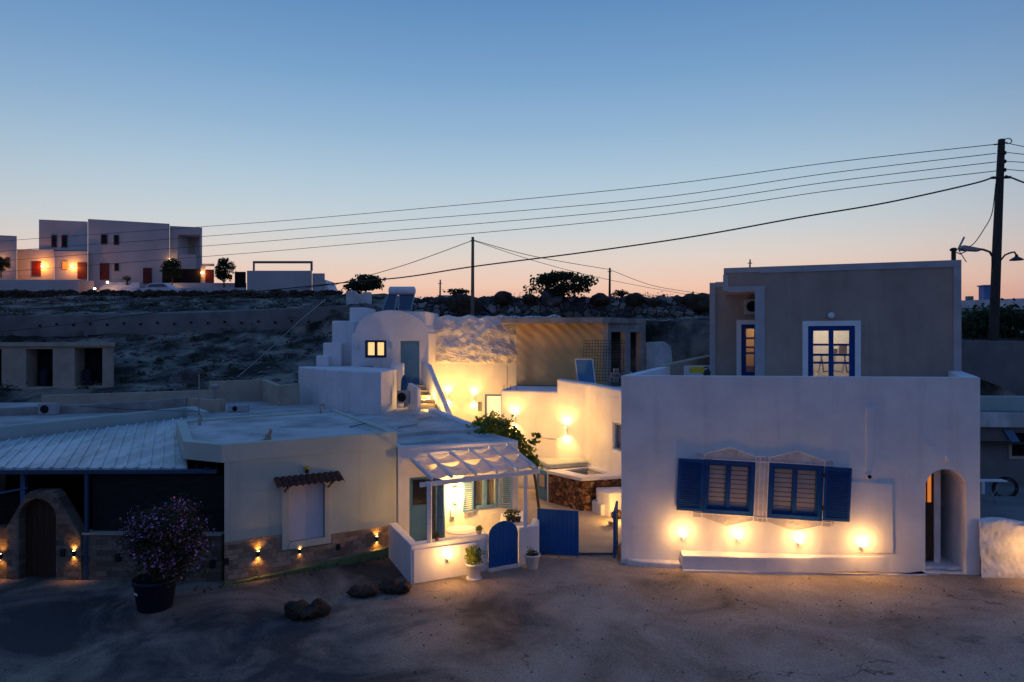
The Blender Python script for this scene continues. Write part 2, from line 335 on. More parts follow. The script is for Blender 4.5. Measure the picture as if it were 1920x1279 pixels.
mb.f = [(j*nx+i, j*nx+i+1, (j+1)*nx+i+1, (j+1)*nx+i) for j in range(len(ys)-1) for i in range(nx-1)]
M['hill'] = mat('dusty_hillside', (.022,.021,.015), (.29,.24,.185), .42, .95, .7, 5, detail=14, lo=.40, hi=.60, dist=.15, c3=(.11,.10,.085))
tag(obj('hillside', mb, M['hill'], smooth=True, recalc=False), kind='structure')
# street
m, t, b = newmat('worn_asphalt'); n = t.nodes.new; l = t.links.new
g = n('ShaderNodeNewGeometry')
def tn(scale, det=6, rough=.6, dist=0):
    q = n('ShaderNodeTexNoise'); q.inputs['Scale'].default_value = scale; q.inputs['Detail'].default_value = det; q.inputs['Roughness'].default_value = rough; q.inputs['Distortion'].default_value = dist; l(g.outputs['Position'], q.inputs[0]); return q
sp = n('ShaderNodeSeparateXYZ'); l(g.outputs['Position'], sp.inputs[0])
xr = n('ShaderNodeMapRange'); xr.inputs[1].default_value = -5; xr.inputs[2].default_value = 3; l(sp.outputs[0], xr.inputs[0]); xr.interpolation_type = 'SMOOTHSTEP'
big = tn(.38, 8, .62, .6); ad = n('ShaderNodeMath'); ad.operation = 'MULTIPLY_ADD'; l(xr.outputs[0], ad.inputs[0]); ad.inputs[1].default_value = .17; l(big.outputs[0], ad.inputs[2])
r1 = n('ShaderNodeValToRGB'); e = r1.color_ramp.elements; e[0].position = .44; e[0].color = (.042,.040,.038,1); e[1].position = .76; e[1].color = (.42,.335,.26,1); k = e.new(.60); k.color = (.27,.21,.16,1); l(ad.outputs[0], r1.inputs[0])
fine = tn(22, 6, .7); m1 = n('ShaderNodeMixRGB'); m1.blend_type = 'MULTIPLY'; m1.inputs[0].default_value = .75; l(r1.outputs[0], m1.inputs[1])
fr = n('ShaderNodeMapRange'); fr.inputs[1].default_value = .35; fr.inputs[2].default_value = .65; fr.inputs[3].default_value = .5; fr.inputs[4].default_value = 1.35; l(fine.outputs[0], fr.inputs[0]); l(fr.outputs[0], m1.inputs[2])
st = tn(.7, 7, .65, .3); sr = n('ShaderNodeMapRange'); sr.inputs[1].default_value = .60; sr.inputs[2].default_value = .74; l(st.outputs[0], sr.inputs[0])
m2_ = n('ShaderNodeMixRGB'); l(sr.outputs[0], m2_.inputs[0]); l(m1.outputs[0], m2_.inputs[1]); m2_.inputs[2].default_value = (.06,.05,.043,1)
# cracks
vo = n('ShaderNodeTexVoronoi'); vo.feature = 'DISTANCE_TO_EDGE'; vo.inputs['Scale'].default_value = .55
dv = n('ShaderNodeVectorMath'); dv.operation = 'MULTIPLY_ADD'; l(tn(2.2).outputs['Color'], dv.inputs[0]); dv.inputs[1].default_value = (.9,.9,0); l(g.outputs['Position'], dv.inputs[2]); l(dv.outputs[0], vo.inputs[0])
ck = n('ShaderNodeMapRange'); ck.inputs[1].default_value = .0; ck.inputs[2].default_value = .012; l(vo.outputs['Distance'], ck.inputs[0])
ckm = n('ShaderNodeMapRange'); ckm.inputs[1].default_value = .56; ckm.inputs[2].default_value = .6; l(tn(.6,2).outputs[0], ckm.inputs[0])
mxk = n('ShaderNodeMath'); mxk.operation = 'MAXIMUM'; l(ck.outputs[0], mxk.inputs[0]); inv = n('ShaderNodeMath'); inv.operation = 'SUBTRACT'; inv.inputs[0].default_value = 1; l(ckm.outputs[0], inv.inputs[1]); l(inv.outputs[0], mxk.inputs[1])
m3_ = n('ShaderNodeMixRGB'); l(mxk.outputs[0], m3_.inputs[0]); m3_.inputs[1].default_value = (.02,.018,.016,1); l(m2_.outputs[0], m3_.inputs[2]); l(m3_.outputs[0], b.inputs['Base Color'])
b.inputs['Roughness'].default_value = .8
bp = n('ShaderNodeBump'); bp.inputs['Strength'].default_value = .9; bp.inputs['Distance'].default_value = .03
ha = n('ShaderNodeMath'); ha.operation = 'MULTIPLY_ADD'; l(fine.outputs[0], ha.inputs[0]); ha.inputs[1].default_value = .5; l(tn(3,6,.7).outputs[0], ha.inputs[2]); l(ha.outputs[0], bp.inputs['Height']); l(bp.outputs[0], b.inputs['Normal'])
M['asphalt'] = m
mb = MB(); mb.grid(lambda u, v: Vector((-30+64*u, 1+25.9*v, .0+.035*noise.noise(Vector(((-30+64*u)*.5, (1+25.9*v)*.5, 9))))), 160, 70)
tag(obj('road', mb, M['asphalt'], smooth=True, recalc=False), kind='structure')
mb = MB(); mb.prism([(-.3,20.7),(.8,19.2),(2.9,19.2),(4.6,24.6),(2.9,26.6),(-.4,27.9),(-1.6,24)], .03, .05)
tag(obj('courtyard_paving', mb, M['paving']), kind='structure')
mb = MB(); mb.add([(-1.9,24,.03),(-.2,24,.03),(-.4,27.9,1.5),(-3.8,27.9,1.5),(-.4,33.2,1.5),(-6.,33.2,1.5),(-1.9,24,-.05),(-.2,24,-.05)], [(0,1,2,3),(3,2,4,5)])
tag(obj('path', mb, M['paving'], recalc=False), kind='structure')
# ------------------------------------------------------------------ lamp prototypes (local: wall plane y=0, outward -y)
def rz(N_): return math.atan2(N_.x, -N_.y)
def bowl_lamp():
    t = thing('wall_lamp', 'x', 'wall lamp')
    mb = MB(); mb.lathe([(.0,-.10),(.03,-.09),(.045,-.05),(.075,0),(.07,.005),(.03,-.045),(.0,-.05)], (0,-.13,0), 14); mb.box(-.025,.025,-.12,0,-.06,-.02)
    obj('lamp_bracket', mb, M['trim'], t)
    mb = MB(); mb.lathe([(.0,-.05),(.06,-.01),(.085,.05),(.07,.11),(.0,.14)], (0,-.13,0), 16); obj('bulb', mb, M['bulb'], t, smooth=True)
    light(t, (0,-.16,.07), 34, (1,.57,.21), r=.07); light(t, (0,-.42,.10), 24, (1,.47,.11), r=.1)  # second point light is added fill, clear of the bulb, widening the glow
    return t
def updown_lamp(m, pw, sc=1.0, ang=75, fill=2.5):
    t = thing('wall_lamp', 'x', 'wall lamp')
    mb = MB(); mb.lathe([(.04*sc,-.09*sc),(.045*sc,-.085*sc),(.045*sc,.085*sc),(.04*sc,.09*sc)], (0,-.09*sc,0), 12); mb.box(-.02,.02,-.06*sc,0,-.03,.03); obj('lamp_body', mb, m, t)
    mb = MB(); mb.lathe([(.036*sc,.091*sc),(.036*sc,.095*sc)], (0,-.09*sc,0), 12); mb.lathe([(.036*sc,-.095*sc),(.036*sc,-.091*sc)], (0,-.09*sc,0), 12); obj('bulb', mb, M['bulb'], t)
    lc = (1,.5,.12) if pw > 50 else (1,.40,.06); light(t, (0,-.10*sc,.11*sc), pw, r=.02, spot=ang*2, aim=(0,.25,1), blend=1, col=lc); light(t, (0,-.10*sc,-.11*sc), pw*.8, r=.02, spot=ang*2, aim=(0,.25,-1), blend=1, col=lc)
    if pw > 50: light(t, (0,-1.4,.3), pw*fill, (1,.5,.11), r=.15)  # added fill light hanging out from the wall, no fitting there
    return t
LB = bowl_lamp(); used = set()
def place(proto, f, px, py, label, group, z=None):
    u, v = f.pixel(px, py)
    if z is not None: v = z
    if proto.name in used: o = dup(proto)
    else: o = proto; used.add(proto.name)
    o.location = f.pt(u, v, .003); o.rotation_euler = (0,0,rz(f.N)); o['label'] = label; o['group'] = group; return o
# ------------------------------------------------------------------ big white house
FA = wallframe((2.96,18.5),(12.0,17.5)); LA = (Vector((12.0,17.5,0))-Vector((2.96,18.5,0))).length
polyA = [(2.96,18.5),(12.0,17.5),(14.35,21.9),(14.6,27.2),(5.9,26.2)]
A = thing('white_house', 'big flat roofed white house with blue shutters and four glowing lamps along its bench', 'house', (2.96,18.5,0))
W1 = FA.roll(*FA.pixel(1366,914), -2.4); W2 = FA.roll(*FA.pixel(1491,922), -2.4)
w1 = (.66,.71); w2 = (.69,.72)
cuts = [MB().prism([(3.4,18.8),(11.75,17.87),(14.0,22.0),(14.25,26.8),(6.1,25.9)], 4.3, 6)]
cuts.append(MB().fbox(W1, -w1[0], w1[0], -w1[1], w1[1], -.16, 1)); cuts.append(MB().fbox(W2, -w2[0], w2[0], -w2[1], w2[1], -.16, 1))
ul, _ = FA.pixel(1735,980); ur, _ = FA.pixel(1812,980); _, vt = FA.pixel(1775,880); _, vb = FA.pixel(1775,1074); hw = (ur-ul)/2; cx = (ul+ur)/2
arch = [(ul,vb-.02),(ur,vb-.02),(ur,vt-hw)]+[(cx+hw*math.cos(a), vt-hw+hw*math.sin(a)) for a in [PI*k/12 for k in range(1,12)]]+[(ul,vt-hw)]
cuts.append(MB().fprism(FA, arch, -2.6, 1))
obj('wall', MB().prism(polyA, -.3, 5.06), M['white'], A, cuts=cuts, bevel=.045, bseg=3)
def ribs(mb, f, poly, r=.009, d=.033):
    for i in range(len(poly)):
        a, c = poly[i], poly[(i+1)%len(poly)]; mb.tube([f.pt(a[0],a[1],d), f.pt(c[0],c[1],d)], r, 6)
M['relief'] = mat('stucco_relief', (.45,.41,.4), (.6,.56,.55), 5, .9, .9, 14, dist=.03)
def window_a(f, w, h, side):
    pr = obj('window', MB().fbox(f,-w,-w+.10,-h,h,-.10,.03).fbox(f,w-.10,w,-h,h,-.10,.03).fbox(f,-w+.10,w-.10,h-.10,h,-.10,.03).fbox(f,-w+.10,w-.10,-h,-h+.10,-.10,.03), M['blue'], A, bevel=.006)
    mb = MB(); i0, i1 = -w+.1, w-.1; z0, z1 = -h+.1, h-.1
    for a, c in ((i0,-.0),(.0,i1)):
        q = .055
        mb.fbox(f,a+.002,a+q,z0,z1,-.09,-.02).fbox(f,c-q,c-.002,z0,z1,-.09,-.02).fbox(f,a+q,c-q,z1-q,z1-.002,-.09,-.02).fbox(f,a+q,c-q,z0+.002,z0+q,-.09,-.02)
    obj('sash', mb, M['blue'], pr, bevel=.004)
    for a, c in ((i0+.06,-.06),(.06,i1-.06)):
        mb = MB(); nn = 9; st = (z1-z0-.12)/nn
        for k in range(nn): zz = z0+.06+k*st; mb.fbox(f, a+.005, c-.005, zz+st*.16, zz+st*.94, -.115, -.105)
        obj('blind', mb, M['blind'], pr)
        obj('glass_pane', MB().fbox(f, a-.01, c+.01, z0+.05, z1-.05, -.075, -.07), M['glassclear'], pr)
    obj('recess_panel', MB().fbox(f, i0, i1, z0, z1, -.15, -.14), M['dark'], pr)
    # shutter folded back on the wall
    sw = .68; s0, s1 = (-w-sw, -w-.01) if side < 0 else (w+.01, w+sw)
    mb = MB(); mb.fbox(f,s0,s0+.07,-h+.03,h-.01,.05,.09).fbox(f,s1-.07,s1,-h+.03,h-.01,.05,.09).fbox(f,s0+.07,s1-.07,h-.09,h-.01,.05,.09).fbox(f,s0+.07,s1-.07,-h+.03,-h+.11,.05,.09)
    k = -h+.13
    while k < h-.12:
        mb.box8([f.pt(s0+.07,k,.055),f.pt(s1-.07,k,.055),f.pt(s1-.07,k+.02,.055),f.pt(s0+.07,k+.02,.055),f.pt(s0+.07,k+.03,.085),f.pt(s1-.07,k+.03,.085),f.pt(s1-.07,k+.05,.08),f.pt(s0+.07,k+.05,.08)]); k += .056
    mb.fbox(f,s0+.07,s1-.07,-h+.11,h-.09,.052,.056)
    sh = obj('shutter', mb, M['blue'], pr, bevel=.003)
    hx = -w-.02 if side < 0 else w+.02
    [obj('hinge', MB().fbox(f,hx-.025,hx+.025,q_,q_+.1,.03,.1), M['black'], pr) for q_ in (h*.6,-h*.6)]
    # moulded surround
    mb = MB(); polys = [[(-w,h+.02),(w,h+.02),(w,h+.14),(0,h+.36),(-w,h+.14)], [(-w,-h-.02),(-w,-h-.12),(0,-h-.32),(w,-h-.12),(w,-h-.02)],
        [(-w-.24,-h-.14),(-w-.02,-h-.14),(-w-.02,h+.16),(-w-.24,h+.16)], [(w+.02,-h-.14),(w+.24,-h-.14),(w+.24,h+.16),(w+.02,h+.16)]]
    for p in polys: mb.fprism(f, p, -.02, .03)
    sr = obj('surround', mb, M['relief'], pr, bevel=.008)
    mb = MB()
    for p in polys: ribs(mb, f, p)
    for s in (-1,1):
        for q in (h+.02, -h-.02): mb.tube([f.pt(s*(w+.02),q,.035), f.pt(s*(w+.24),q,.035)], .012, 6)
    obj('moulding', mb, M['white'], pr)
window_a(W1, *w1, -1); window_a(W2, *w2, 1)
ub0, _ = FA.pixel(1275,1035); ub1, _ = FA.pixel(1668,1052)
bp_ = [(ub0,0),(ub1,0),(ub1-.9,.10),(ub1-2.0,.28),(ub1-3.2,.44),(ub0,.5)]
obj('bench', MB().prism([tuple(FA.pt(a,0,d))[:2] for a, d in bp_], -.2, .40), M['white'], A, bevel=.03, bseg=3)
up0, _ = FA.pixel(1172,1050)
obj('plinth', MB().prism([tuple(FA.pt(a,0,d))[:2] for a, d in [(up0-.05,0),(ub0-.01,0),(ub0-.01,.34),(up0+.5,.3),(up0+.1,.15)]], -.2, .13), M['white_rough'], A, bevel=.04, bseg=3)
obj('foot', MB().prism([tuple(FA.pt(a,0,d))[:2] for a, d in [(ub0,.5),(ub1-.9,.4),(ub1+1.2,.1),(ul-.05,.02),(ul-.05,.2),(ub1,.36),(ub0,.62)]], -.2, .05), M['white_old'], A, bevel=.02)
q = [FA.pixel(*c) for c in ((1400,1036),(1674,1037),(1672,908),(1588,903),(1560,985),(1400,985))]
pd = [-.012,.045,.045,.02,.012,-.012]; pv_ = [FA.pt(u_,v_,-.03) for u_,v_ in q]+[FA.pt(q[i_][0],q[i_][1],pd[i_]) for i_ in range(6)]
obj('plaster_patch', MB().add(pv_, [(0,1,2,3,4,5),(6,7,10,11),(7,8,9,10)]+[(i_,(i_+1)%6,(i_+1)%6+6,i_+6) for i_ in range(6)]), M['white'], A, bevel=.025, bseg=3)
mb = MB(); q0, q1 = FA.pixel(1627,893); c0 = FA.pt(q0,q1,0)
mb.tube([FA.pt(q0,q1,-.02), FA.pt(q0,q1,.12)], .075, 16); obj('pipe_outlet', mb, M['white_old'], A)
obj('outlet_hole', MB().tube([FA.pt(q0,q1,.118), FA.pt(q0,q1,.124)], .05, 14), M['dark'], [o for o in A.children if o.name.startswith('pipe_outlet')][0])
# vertical chase above outlet
q2 = [FA.pixel(*c) for c in ((1622,765),(1641,765),(1634,886),(1622,886))]
obj('pipe_casing', MB().fprism(FA, q2, -.02, .05), M['white'], A, bevel=.03)
# arch interior: half-open dark door with amber glass, grey wall
di = .62; hs_ = FA.pt(ul+.02, 0, -di)
dr = obj('door', MB().fbox(FA, ul+.02, ul+.50, vb+.12, vt-.1, -di-.06, -di), M['darkwood'], A, bevel=.01)
mb = MB()
for k in range(3): mb.fbox(FA, ul+.06+k*.14, ul+.15+k*.14, vt-1.0, vt-.2, -di+.001, -di+.012)
obj('amber_glass_pane', mb, M['warmdim'], dr)
obj('door_post', MB().fbox(FA, ul+.50, ul+.66, vb, vt, -di-.1, -di+.02), M['white_old'], A)
obj('inner_wall', MB().fbox(FA, ul+.66, ur, vb, vt, -1.9, -1.8), M['slateblue'], A)
obj('inner_step', MB().fbox(FA, ul, ur, vb-.02, vb+.07, -1.7, -.25), M['white_old'], A, bevel=.03)
# white spot fitting over the arch
su, sv = FA.pixel(1773,858)
mb = MB(); mb.lathe([(.02,-.1),(.05,-.09),(.055,.03),(.03,.08),(.01,.09)], FA.pt(su,sv,.1), 12); mb.tube([FA.pt(su,sv+.02,0),FA.pt(su,sv+.02,.1)], .015, 6)
tag(obj('unlit_spotlight', mb, M['trim'], smooth=True), 'small unlit white spotlight on the wall above the arched doorway', 'wall lamp')
for i, (px, py) in enumerate([(1280,1004),(1383,1007),(1497,1015),(1615,1022)]):
    place(LB, FA, px, py, ['glowing wall lamp at the left end of the long white bench', 'glowing wall lamp over the bench under the left blue window',
        'glowing wall lamp over the bench under the right blue window', 'glowing wall lamp at the tapering right end of the bench'][i], 'round lamps along the big white wall')
# stones on the floor of the arch
random.seed(4)
for i in range(5):
    pp = FA.pt(ul+.15+.2*i, vb, -.25-.22*(i%3)); mb = MB().rock((pp.x,pp.y,vb+.03), .1+.02*(i%2), 1.3, 1, .45, 2, .3, i+20)
    tag(obj('stone', mb, M['white_old'], smooth=True), ['nearest left pale stone on the floor of the arched doorway','second pale stone from the left in the arched doorway','farthest middle pale stone in the arched doorway','near pale stone right of centre in the arched doorway','rightmost pale stone in the arched doorway'][i], 'stone', 'stones in the arched doorway')
# ------------------------------------------------------------------ upper house on the terrace
UH = thing('upper_house', 'beige upper storey house with white edging and lit blue glazed doors on the roof terrace', 'house', (8.46,23.3,4.3))
FU = wallframe((8.46,23.3),(13.98,21.3)); LU = (Vector((13.98,21.3,0))-Vector((8.46,23.3,0))).length
FL = wallframe((7.5,25.8),(9.5,25.08))
d0 = FU.pixel(1515,612); d1 = FU.pixel(1603,612); du0, du1, dz1 = d0[0], d1[0], d0[1]
l0 = FL.pixel(1390,609); l1u = FL.pixel(1390,609)[0]+1.05
cut1 = MB().fbox(FU, du0, du1, 4.32, dz1, -.12, 1); room = MB().fbox(FU, du0-.7, du1+.9, 4.31, 7.2, -2.6, -.15); door1 = MB().fbox(FU, du0+.02, du1-.02, 4.33, dz1-.02, -.4, 1)
obj('wall', MB().prism([(8.46,23.3),(13.98,21.3),(14.3,26.8),(9.75,27.4)], 4.301, 8.5), M['beige'], UH, cuts=[room, door1, cut1])
obj('roof_overhang', MB().prism([(7.35,23.7),(8.458,23.3),(9.745,27.4),(8.7,27.6)], 7.72, 8.5), M['beige'], UH)
obj('side_wall', MB().prism([(7.5,25.8),(10.6,24.68),(11.2,28.5),(8.6,29)], 4.302, 8.2), M['beige'], UH,
    cuts=[MB().fbox(FL, l0[0]-.6, l1u+.3, 4.35, 7.1, -2.0, -.15), MB().fbox(FL, l0[0], l1u, 4.35, l0[1], -.4, 1)])
mb = MB(); t_ = .18
FO = wallframe((7.35,23.7),(8.46,23.3)); LO = (Vector((8.46,23.3,0))-Vector((7.35,23.7,0))).length
mb.fbox(FU, -.0, LU+.03, 8.5-t_, 8.53, -.3, .035); mb.fbox(FU, LU-t_, LU+.03, 4.3, 8.5-t_-.001, -.1, .03); mb.fbox(FU, -.16, t_-.02, 4.3, 7.72-.001, -.02, .03)
mb.fbox(FO, 0, LO-.001, 8.5-t_*.8, 8.528, -.3, .03); mb.fbox(FO, -.02, t_*.8, 7.72, 8.3, -.3, .028); mb.fbox(FO, t_*.8+.001, LO+t_, 7.70, 7.72+t_*.9, -.25, .032)
mb.fbox(FL, -.03, .18, 4.3, 8.2, -.2, .03); mb.fbox(FL, .181, .9, 8.02, 8.22, -.2, .03)
obj('edging', mb, M['edging'], UH)
def glazed_door(f, u0, u1, z0, z1, rows, par, lit, n=2):
    mb = MB(); s = .09; mb.fbox(f,u0,u0+s,z0,z1,-.12,-.03).fbox(f,u1-s,u1,z0,z1,-.12,-.03).fbox(f,u0+s,u1-s,z1-s,z1,-.12,-.03)
    d = obj('glazed_door', mb, M['blue'], par, bevel=.005)
    mb = MB(); m_ = (u0+u1)/2
    for a, c in ((u0+s,m_),(m_,u1-s)):
        q = .075; mb.fbox(f,a+.002,a+q,z0,z1-s,-.1,-.04).fbox(f,c-q,c-.002,z0,z1-s,-.1,-.04)
        zz = [z1-s-.001]+rows
        for r in zz: mb.fbox(f,a+q,c-q,r-.07,r,-.1,-.045)
        mb.fbox(f,a+q,c-q,z0,z0+.5,-.1,-.05)
    obj('sash', mb, M['blue'], d, bevel=.004)
    obj('glass_pane', MB().fbox(f,u0+s,u1-s,z0+.4,z1-s,-.08,-.075), M['glassclear'], d)
    return d
rows = [FU.pixel(1560,y_)[1] for y_ in (645,664,679)]
glazed_door(FU, du0, du1, 4.32, dz1, rows, UH, None)
t2 = .17; mb = MB()
mb.fbox(FU,du0-t2,du0,4.3,dz1+t2,-.05,.03).fbox(FU,du1,du1+t2,4.3,dz1+t2,-.05,.03).fbox(FU,du0,du1,dz1,dz1+t2,-.05,.03); obj('door_surround', mb, M['trim'], UH)
rowsL = [FL.pixel(1400,y_)[1] for y_ in (633,650,661)]
glazed_door(FL, l0[0], l1u, 4.35, l0[1], rowsL, UH, None)
mb = MB(); mb.fbox(FL,l0[0]-t2,l0[0],4.3,l0[1]+t2,-.05,.03).fbox(FL,l1u,l1u+t2,4.3,l0[1]+t2,-.05,.03).fbox(FL,l0[0],l1u,l0[1],l0[1]+t2,-.05,.03); obj('door_surround', mb, M['trim'], UH)
# whitewashed room lining and its ceiling lamp
cp = FU.pt((du0+du1)/2, 6.9, -1.3)
mb = MB().fbox(FU, du0-.68, du1+.88, 4.33, 7.15, -2.58, -2.55); obj('room_wall', mb, M['white'], UH)
rl = obj('ceiling_lamp', MB().lathe([(.0,0),(.09,.02),(.1,.08),(0,.1)], cp, 12), M['bulb'], UH); light(rl, cp-Vector((0,0,.15)), 62, (1,.84,.6), r=.08)
cp = FL.pt((l0[0]+l1u)/2, 6.7, -1.0); obj('room_wall', MB().fbox(FL, l0[0]-.58, l1u+.28, 4.37, 7.05, -1.98, -1.95), M['white'], UH)
rl = obj('ceiling_lamp', MB().lathe([(.0,0),(.06,.02),(.07,.06),(0,.08)], cp, 12), M['bulb'], UH); light(rl, cp-Vector((0,0,.15)), 40, (1,.5,.15), r=.08)
# frames leaning inside the lit room
for i in range(4):
    fr_ = FU.roll(du0+.28+i*.36, 5.25, 8 if i%2 else -10); mb = MB(); a, b_ = .17, .30
    mb.fbox(fr_,-a,-a+.04,-b_,b_,-.7,-.66).fbox(fr_,a-.04,a,-b_,b_,-.7,-.66).fbox(fr_,-a+.04,a-.04,b_-.04,b_,-.7,-.66).fbox(fr_,-a+.04,a-.04,-b_,-b_+.04,-.7,-.66)
    tag(obj('picture_frame', mb, M['wood'] if i%2 else M['trim']), ['leftmost pale','second, wooden','third, pale','rightmost wooden'][i]+' frame leaning inside the lit terrace room', 'picture frame', 'frames stored in the lit room')
for i in range(2):
    mb = MB().fbox(FU, du0+.75+i*.3, du0+1.0+i*.3, 5.5, 5.75+.1*i, -1.4, -1.1); 
    tag(obj('storage_box', mb, M['tan'], bevel=.02), ['shorter left','taller right'][i]+' cardboard box seen through the lit terrace door', 'box', 'boxes stored in the lit room')
gu, gv = FU.pixel(1558,592)
t = thing('globe_lamp', 'unlit white globe lamp above the lit double door on the terrace', 'wall lamp', FU.pt(gu,gv,0))
obj('globe', MB().lathe([(0,-.1),(.06,-.085),(.1,-.04),(.11,0),(.1,.04),(.06,.085),(0,.1)], FU.pt(gu,gv,.14), 16), M['trim'], t, smooth=True)
obj('lamp_bracket', MB().tube([FU.pt(gu,gv,0),FU.pt(gu,gv,.05)], .06, 12), M['black'], t)
def ac_unit(f, u, v, d, w_, h_, label):
    t = thing('air_conditioner', label, 'air conditioner', f.pt(u,v,d)); dd = .28
    obj('casing', MB().fbox(f,u-w_/2,u+w_/2,v,v+h_,d,d+dd), M['edging'], t, bevel=.02)
    c = f.pt(u-w_*.12, v+h_*.5, d+dd); fn = MB()
    for r in (.18,.13,.08):
        r *= h_/.55; pts = [c+f.U*r*math.cos(a)+f.V*r*math.sin(a)+f.N*.012 for a in [2*PI*k/16 for k in range(17)]]; fn.tube(pts, .007, 4, False)
    obj('fan_grille', fn, M['black'], t)
    obj('fan_opening', MB().tube([c-f.N*.005, c+f.N*.006], .2*h_/.55, 20), M['dark'], t)
    return t
au, av = FL.pixel(1410,590)
ac_unit(FL, au+.1, av, .05, .75, .55, 'air conditioner bracketed on the beige wall under the roof overhang')
tan = MB(); tan.add([], []); tan.prism([(5.3,24.95),(5.62,24.95),(8.3,27.9),(8.0,28.1)], 4.0, 5, tops=[5.12,5.12,5.42,5.42])
tag(obj('terrace_wall', tan, M['tan'], bevel=.02), 'low brown parapet wall joining the white terrace to the beige house', 'wall')
tt = thing('toy_truck', 'yellow plastic barrow on the terrace behind the white parapet', 'barrow', P(1308,697,24.2))
b0 = P(1308,697,24.2); mb = MB().box(b0.x-.26,b0.x+.2,b0.y-.15,b0.y+.15,b0.z-.05,b0.z+.17); obj('tray', mb, M['yellow'], tt, bevel=.03)
mb = MB().tube([b0+Vector((.1,0,.1)),b0+Vector((.35,0,.16)),b0+Vector((.42,0,-.05))], .03, 8).lathe([(.0,-.03),(.13,-.03),(.13,.03),(0,.03)], b0+Vector((.3,-.1,-.05)), 14, Matrix.Rotation(PI/2,3,'X')); obj('wheel', mb, M['black'], tt)
tt.name = 'barrow'
# ------------------------------------------------------------------ cream house on the left
FLH = wallframe((-7.1,16.85),(-3.25,19.2)); LL = (Vector((-3.25,19.2,0))-Vector((-7.1,16.85,0))).length
CH = thing('cream_house', 'low cream house with stone base, white roller shutter and small clay tiled awning', 'house', (-7.1,16.85,0))
wu0, wv1 = FLH.pixel(541,912); wu1, wv0 = FLH.pixel(609,1007); wu1 = FLH.pixel(608,960)[0]
obj('wall', MB().prism([(-7.1,16.85),(-3.25,19.2),(-3.72,20.2),(-6.6,25.5),(-8.1,20.5)], -.2, 3.05), M['cream'], CH, cuts=[MB().fbox(FLH,wu0,wu1,wv0,wv1,-.12,1)])
roofp = [(-8.35,17.35),(-7.15,16.80),(-3.23,19.19),(-3.70,20.22),(-6.62,25.55),(-10.75,21.85)]
obj('roof_slab', MB().prism(roofp, 3.0, 3.45), M['cream'], CH, cuts=[MB().prism([(-8.25,17.65),(-7.15,17.08),(-3.5,19.3),(-3.92,20.15),(-6.62,25.2),(-10.4,21.8)], 3.37, 4)], bevel=.01)
obj('roof_floor', MB().prism([(-8.25,17.65),(-7.15,17.08),(-3.5,19.3),(-3.92,20.15),(-6.62,25.2),(-10.4,21.8)], 3.36, 3.385), M['roofwhite'], CH)
M['stoneL'] = stonemat('pinkish_stone_cladding', FLH.U, [(.18,.12,.085),(.30,.21,.15),(.44,.34,.25)], 3.4, (.2,.165,.13), .8, .42)
v_l = FLH.pixel(416,1018)[1]; v_r = FLH.pixel(741,984)[1]; vb_l = .05; 
obj('stone_base', MB().fprism(FLH, [(0,-.1),(LL,-.1),(LL,v_r),(wu1+.2,v_r),(wu1+.2,wv0-.2),(wu0-.2,wv0-.2),(wu0-.2,v_l),(0,v_l)], -.02, .04), M['stoneL'], CH)
obj('kerb', MB().fprism(FLH, [(-.05,-.1),(LL+.02,-.1),(LL+.02,.30),(LL*.5,.14),(-.05,.03)], .0, .16), M['greenkerb'], CH, bevel=.02)
fr = MB(); fw = .17
fr.fbox(FLH,wu0-fw,wu0,wv0-fw,wv1+fw,-.1,.055).fbox(FLH,wu1,wu1+fw,wv0-fw,wv1+fw,-.1,.055).fbox(FLH,wu0,wu1,wv1,wv1+fw,-.1,.055).fbox(FLH,wu0,wu1,wv0-fw,wv0,-.1,.07)
wn = obj('window_frame', fr, mat('pale_cream_trim',(.6,.58,.48),None,rough=.8), CH, bevel=.008)
mb = MB(); k = wv0
while k < wv1-.02: mb.fbox(FLH,wu0+.01,wu1-.01,k,min(k+.042,wv1),-.06,-.045); k += .047
mb.fbox(FLH,wu0+.005,wu1-.005,wv0,wv1,-.075,-.06); obj('roller_shutter', mb, M['pvc'], wn)
# tiled awning
a0 = FLH.pixel(513,905)[0]; a1 = FLH.pixel(637,895)[0]; az_ = wv1+.09
mb = MB(); nt_ = 11; st = (a1-a0)/nt_
for i in range(nt_):
    uc = a0+st*(i+.5)
    for j, (da, db) in enumerate(((.0,.26),(.2,.46))):
        za, zb = az_+.13-da*.32, az_+.13-db*.32; pts = []
        for s_, d_, z_ in ((0,da,za),(1,db,zb)):
            for q in range(7): an = PI*q/6; pts.append(FLH.pt(uc+math.cos(an)*st*.5, z_+math.sin(an)*.055+j*-.012, d_))
            for q in range(7): an = PI*(6-q)/6; pts.append(FLH.pt(uc+math.cos(an)*st*.44, z_+math.sin(an)*.035+j*-.012, d_))
        mb.add(pts, [(q,q+1,q+15,q+14) for q in range(13)]+[(13,0,14,27),tuple(range(14))[::-1],tuple(range(14,28))])
obj('tiled_awning', mb, M['tile'], CH)
mb = MB()
for u_ in (wu0-.1, wu1+.1):
  mb = MB(); mb.bar(FLH.pt(u_,az_+.05,0),FLH.pt(u_,az_-.06,.38),.035); mb.bar(FLH.pt(u_,az_-.25,0),FLH.pt(u_,az_-.06,.3),.03); mb.bar(FLH.pt(u_,az_-.27,.02),FLH.pt(u_,az_+.05,.02),.03); obj('awning_bracket', mb, M['black'], CH)
pass
tu, tv = FLH.pixel(574,882)
t = thing('wall_lamp', 'small unlit yellow and black lamp above the clay tiled awning', 'wall lamp', FLH.pt(tu,tv,0))
